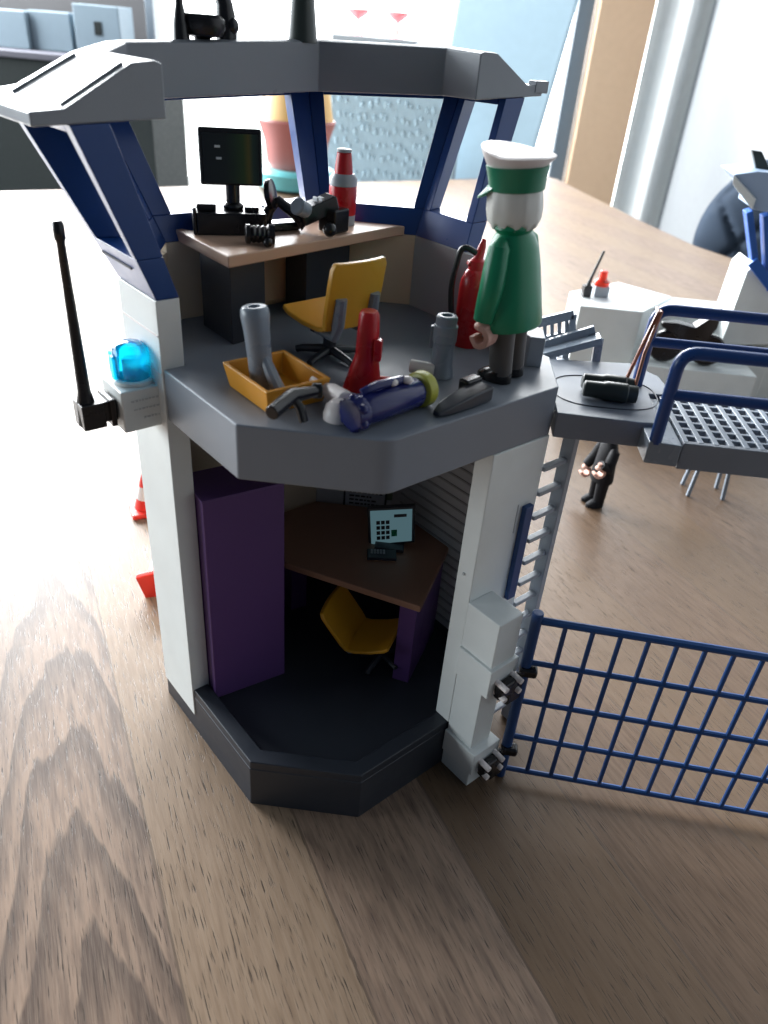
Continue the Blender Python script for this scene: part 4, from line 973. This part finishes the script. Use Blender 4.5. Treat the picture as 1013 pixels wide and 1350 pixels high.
# red holder
rb = V(1.3, 4.15, 20.61)
rh = thing('red_holder', 'red bottle shaped holder with a foot beside the yellow chair', 'holder', rb, math.radians(0))
q = MB(); q.loft([[V(rx*0.8*math.cos(a)-0.25*max(0,1-z)*(math.cos(a)<0), ry*0.85*math.sin(a), z) for a in (2*math.pi*j/20 for j in range(20))] for z, rx, ry in ((0, 0.78, 0.6), (0.3, 0.75, 0.58), (1.4, 0.55, 0.48), (1.5, 0.55, 0.46), (2.2, 0.52, 0.46), (2.9, 0.48, 0.44), (3.05, 0.38, 0.36))]); q.build('body', 'red', rh, 0, sharp=30)
q = MB(); q.tube([(0.3, 0, 0.35), (1.0, 0.15, 0.32), (1.5, 0.2, 0.35)], [0.24, 0.2, 0.18], 12); q.build('arm', 'red', rh, 0.02)
q = MB(); q.box((0.42, -0.25, 1.7), (0.3, 0.4, 0.8)); q.build('tab', 'red', rh, 0.06)
# blue torch with yellow ring
ta, tb_ = at(470, 545, 21.2), at(572, 508, 21.2)
d = tb_-ta; Lt = d.length; d.normalize()
bt2 = thing('blue_torch', 'dark blue torch with a yellow ring lying at the front edge', 'torch', (ta.x, ta.y, 20.61))
OT = V(ta.x, ta.y, 20.61); c0 = ta-OT
q = MB(); q.lathe([(0.35, -0.32), (0.55, -0.3), (0.62, 0.0), (0.62, 0.15), (0.5, 0.25), (0.56, 0.45), (0.58, Lt*0.72), (0.50, Lt*0.76)], c0+V(0, 0, 0.02), d, 24); q.build('body', 'royal', bt2, 0.03)
q = MB()
for k in range(6):
    a = 2*math.pi*k/6; s_v = d.orthogonal().normalized(); t_v = d.cross(s_v); q.ell(c0-d*0.1+(s_v*math.cos(a)+t_v*math.sin(a))*0.52, (0.2, 0.2, 0.2), 10, 8)
q.build('knurl', 'royal', bt2, 0)
q = MB(); q.lathe([(0.50, Lt*0.76), (0.66, Lt*0.78), (0.68, Lt*0.86), (0.60, Lt*0.9)], c0+V(0, 0, 0.04), d, 24); q.build('ring', 'lime', bt2, 0.03)
q = MB(); q.tube([c0+V(0, 0, 0.62)+d*0.3+V(-0.1, 0.15, 0), c0+V(0, 0, 0.78)+d*0.9, c0+V(0, 0, 0.7)+d*(Lt*0.55)], [0.13, 0.17, 0.15], 10); q.build('switch', 'royal', bt2, 0)
q = MB(); q.ell(c0+V(0, 0, 0.72)+d*(Lt*0.42), (0.22, 0.22, 0.14)); q.ell(c0+V(0.1, -0.1, 0.70)+d*(Lt*0.58), (0.22, 0.2, 0.14)); q.build('button', 'conewhite', bt2, 0)
# grey tube
g5 = V(4.15, 6.3, 20.61)
g6 = thing('grey_nozzle', 'bluish grey nozzle standing upright between the blue torch and extinguisher', 'nozzle', g5)
q = MB(); hollow(q, [(0.55, 0), (0.50, 0.25), (0.44, 0.5), (0.44, 1.4), (0.48, 1.45), (0.48, 2.1), (0.42, 2.15), (0.42, 2.45), (0.36, 2.5)], 0.22, 0.4); q.build('barrel', 'bluegrey', g6, 0.03)
q = MB(); q.box((-0.5, 0.1, 1.55), (0.18, 0.3, 0.9)); q.box((-0.42, 0.1, 1.9), (0.2, 0.25, 0.15)); q.build('lever', 'bluegrey', g6, 0.04)
cb_ = at(562, 487, 21.0)
q = MB(); q.tube([(-0.55, 0.1, 0.02), (0.1, -0.02, 0.02), (0.45, -0.08, 0.02)], [0.27, 0.27, 0.22], 14); o_ = q.build('grey_plug', 'hair', None, 0.03); o_.location = V(3.45, 6.1, 20.9)*S
tag(o_, 'short pale plug lying behind the yellow ring of the torch', 'plug')
# black pistol shape
b0p, b1p = at(575, 540, 20.9), at(640, 515, 20.9)
bd_ = thing('black_radio', 'black hand radio lying on the platform near the officer', 'radio', (b0p.x, b0p.y, 20.61))
OR = V(b0p.x, b0p.y, 20.61); d = b1p-b0p; d.z = 0; Lr = d.length; d.normalize(); sdv = V(-d.y, d.x, 0)
q = MB(); q.loft([[p+sdv*w2*sg+V(0, 0, z_) for sg, z_ in ((-1, 0.02), (1, 0.02), (1, h_), (-1, h_))] for p, w2, h_ in ((V(0, 0, 0), 0.15, 0.2), (d*0.5, 0.32, 0.36), (d*(Lr*0.6), 0.42, 0.55), (d*Lr, 0.40, 0.6))]); q.build('body', 'dark', bd_, 0.08)
q = MB(); e_ = d*Lr*0.9; q.box(e_+sdv*0.55+V(0, 0, 0.45), (0.9, 0.5, 0.55), math.atan2(d.y, d.x)); q.box(e_+sdv*0.3+V(0, 0, 0.2), (0.6, 0.8, 0.4), math.atan2(d.y, d.x)); q.build('head', 'black', bd_, 0.1)
# extinguisher
ex = V(5.2, 10.3, 20.61)
ext = thing('fire_extinguisher', 'red fire extinguisher with a black hose behind the officer', 'fire extinguisher', ex)
q = MB(); q.lathe([(0.62, 0), (0.66, 0.12), (0.64, 2.6), (0.60, 2.9), (0.45, 3.25), (0.36, 3.35), (0.34, 3.7), (0.22, 3.8)], n=26); q.build('cylinder', 'red', ext, 0)
q = MB(); q.box((0, 0.05, 3.45), (0.9, 0.35, 0.2), 0.3, 0, 0.35); q.tube([(0, 0, 3.7), (0.12, 0.05, 4.3), (0.16, 0.05, 4.6)], [0.24, 0.17, 0.08], 10); q.build('valve', 'red', ext, 0.04)
q = MB(); q.tube(rounded([(0.0, 0, 3.95), (-0.75, -0.05, 4.35), (-1.0, -0.1, 2.6), (-0.85, -0.2, 1.3), (-0.72, -0.2, 0.9)], 0.5, 6), 0.13, 10); q.tube([(-0.78, -0.2, 1.35), (-0.66, -0.2, 0.75)], [0.2, 0.24], 10); q.build('hose', 'hose', ext, 0)

# officer
fc = math.atan2(0.55, -0.83)+math.pi/2          # the model looks along -y
of = thing('toy_officer', 'toy officer in green coat and white topped cap standing on the platform', 'toy figure', (6.85, 6.75, 20.61), fc)
of.rotation_euler = (Matrix.Rotation(math.radians(-6.0), 3, 'Y') @ Matrix.Rotation(fc, 3, 'Z')).to_euler()
figure(of, 'trouser', 'black', 'green', 'skin', 'hair')
coat_mb(2.3, 1.48, 1.12).build('coat', 'green', of, 0)
q = MB(); q.lathe([(0.72, 5.75), (0.90, 5.95), (0.86, 6.15), (0.6, 6.35)], n=24, sx=1, sy=0.85); q.build('collar', 'green', of, 0)
arm(of, 1, 'green', 2.75); arm(of, -1, 'green', 2.75)
q = MB(); q.ell((0, -0.08, 7.0), (0.93, 0.95, 1.0), 24, 16); hd = q.build('head', 'skin', of, 0)
for sx in (-1, 1):
    q = MB(); q.ell((sx*0.33, -0.98, 7.05), (0.1, 0.05, 0.14), 12, 8); q.build('eye', 'black', hd, 0)
q = MB(); q.tube([(0.3, -0.96, 6.62), (0.0, -1.02, 6.54), (-0.3, -0.96, 6.62)], 0.03, 6); q.build('mouth', 'strap', hd, 0)
# hair: shell round the back and sides
q = MB(); R_ = []
for z, rr_ in ((6.02, 0.86), (6.2, 0.97), (6.6, 1.02), (7.05, 0.99), (7.3, 0.93)):
    ring = []
    for j in range(33):
        a = math.radians(90-150+300*j/32); jag = 0.13*math.sin(j*1.7)*(1 if z < 6.1 else 0)
        g_r = rr_*(1+0.022*math.sin(j*1.7)); ring.append(V(g_r*math.cos(a), g_r*math.sin(a)-0.05, z+jag))
    for j in range(32, -1, -1):
        a = math.radians(90-150+300*j/32); jag = 0.13*math.sin(j*1.7)*(1 if z < 6.1 else 0); ring.append(V((rr_-0.2)*math.cos(a), (rr_-0.2)*math.sin(a)-0.05, z+jag))
    R_.append(ring)
q.loft(R_); q.build('hair', 'hair', of, 0, sharp=50)
q = MB(); q.lathe([(1.0, 7.2), (1.06, 7.23), (1.10, 7.6), (1.2, 8.02), (0.95, 8.04)], (0, 0, 0), n=32); hat = q.build('cap_band', 'hatgreen', of, 0)
q = MB(); R_ = []
for z, rx, lift in ((7.98, 1.19, 0.0), (8.12, 1.30, 0.05), (8.28, 1.46, 0.30), (8.36, 1.50, 0.42), (8.42, 1.36, 0.34), (8.42, 1.0, 0.12), (8.42, 0.3, 0.02)):
    R_.append([V(rx*0.92*math.cos(a), rx*0.94*math.sin(a), z+lift*(-math.sin(a)*0.9+0.0 if math.sin(a) < 0 else -math.sin(a)*0.15)) for a in (2*math.pi*j/36 for j in range(36))])
q.loft(R_); q.build('cap_top', 'conewhite', hat, 0)
q = MB(); R_ = []
for k in range(9):
    a = math.radians(-90-62+124*k/8); e_ = 1.0-((k-4)/4)**2
    p0 = V(1.05*math.cos(a), 1.05*math.sin(a), 7.35); p1 = V((1.08+0.5*e_)*math.cos(a), (1.08+0.5*e_)*math.sin(a), 7.28-0.42*e_)
    R_.append([p0+V(0, 0, 0.06), p1+V(0, 0, 0.04), p1+V(0, 0, -0.04), p0+V(0, 0, -0.06)])
q.loft(R_); q.build('visor', 'hatgreen', hat, 0.02)
hat.scale = (0.95, 0.95, 1.0)
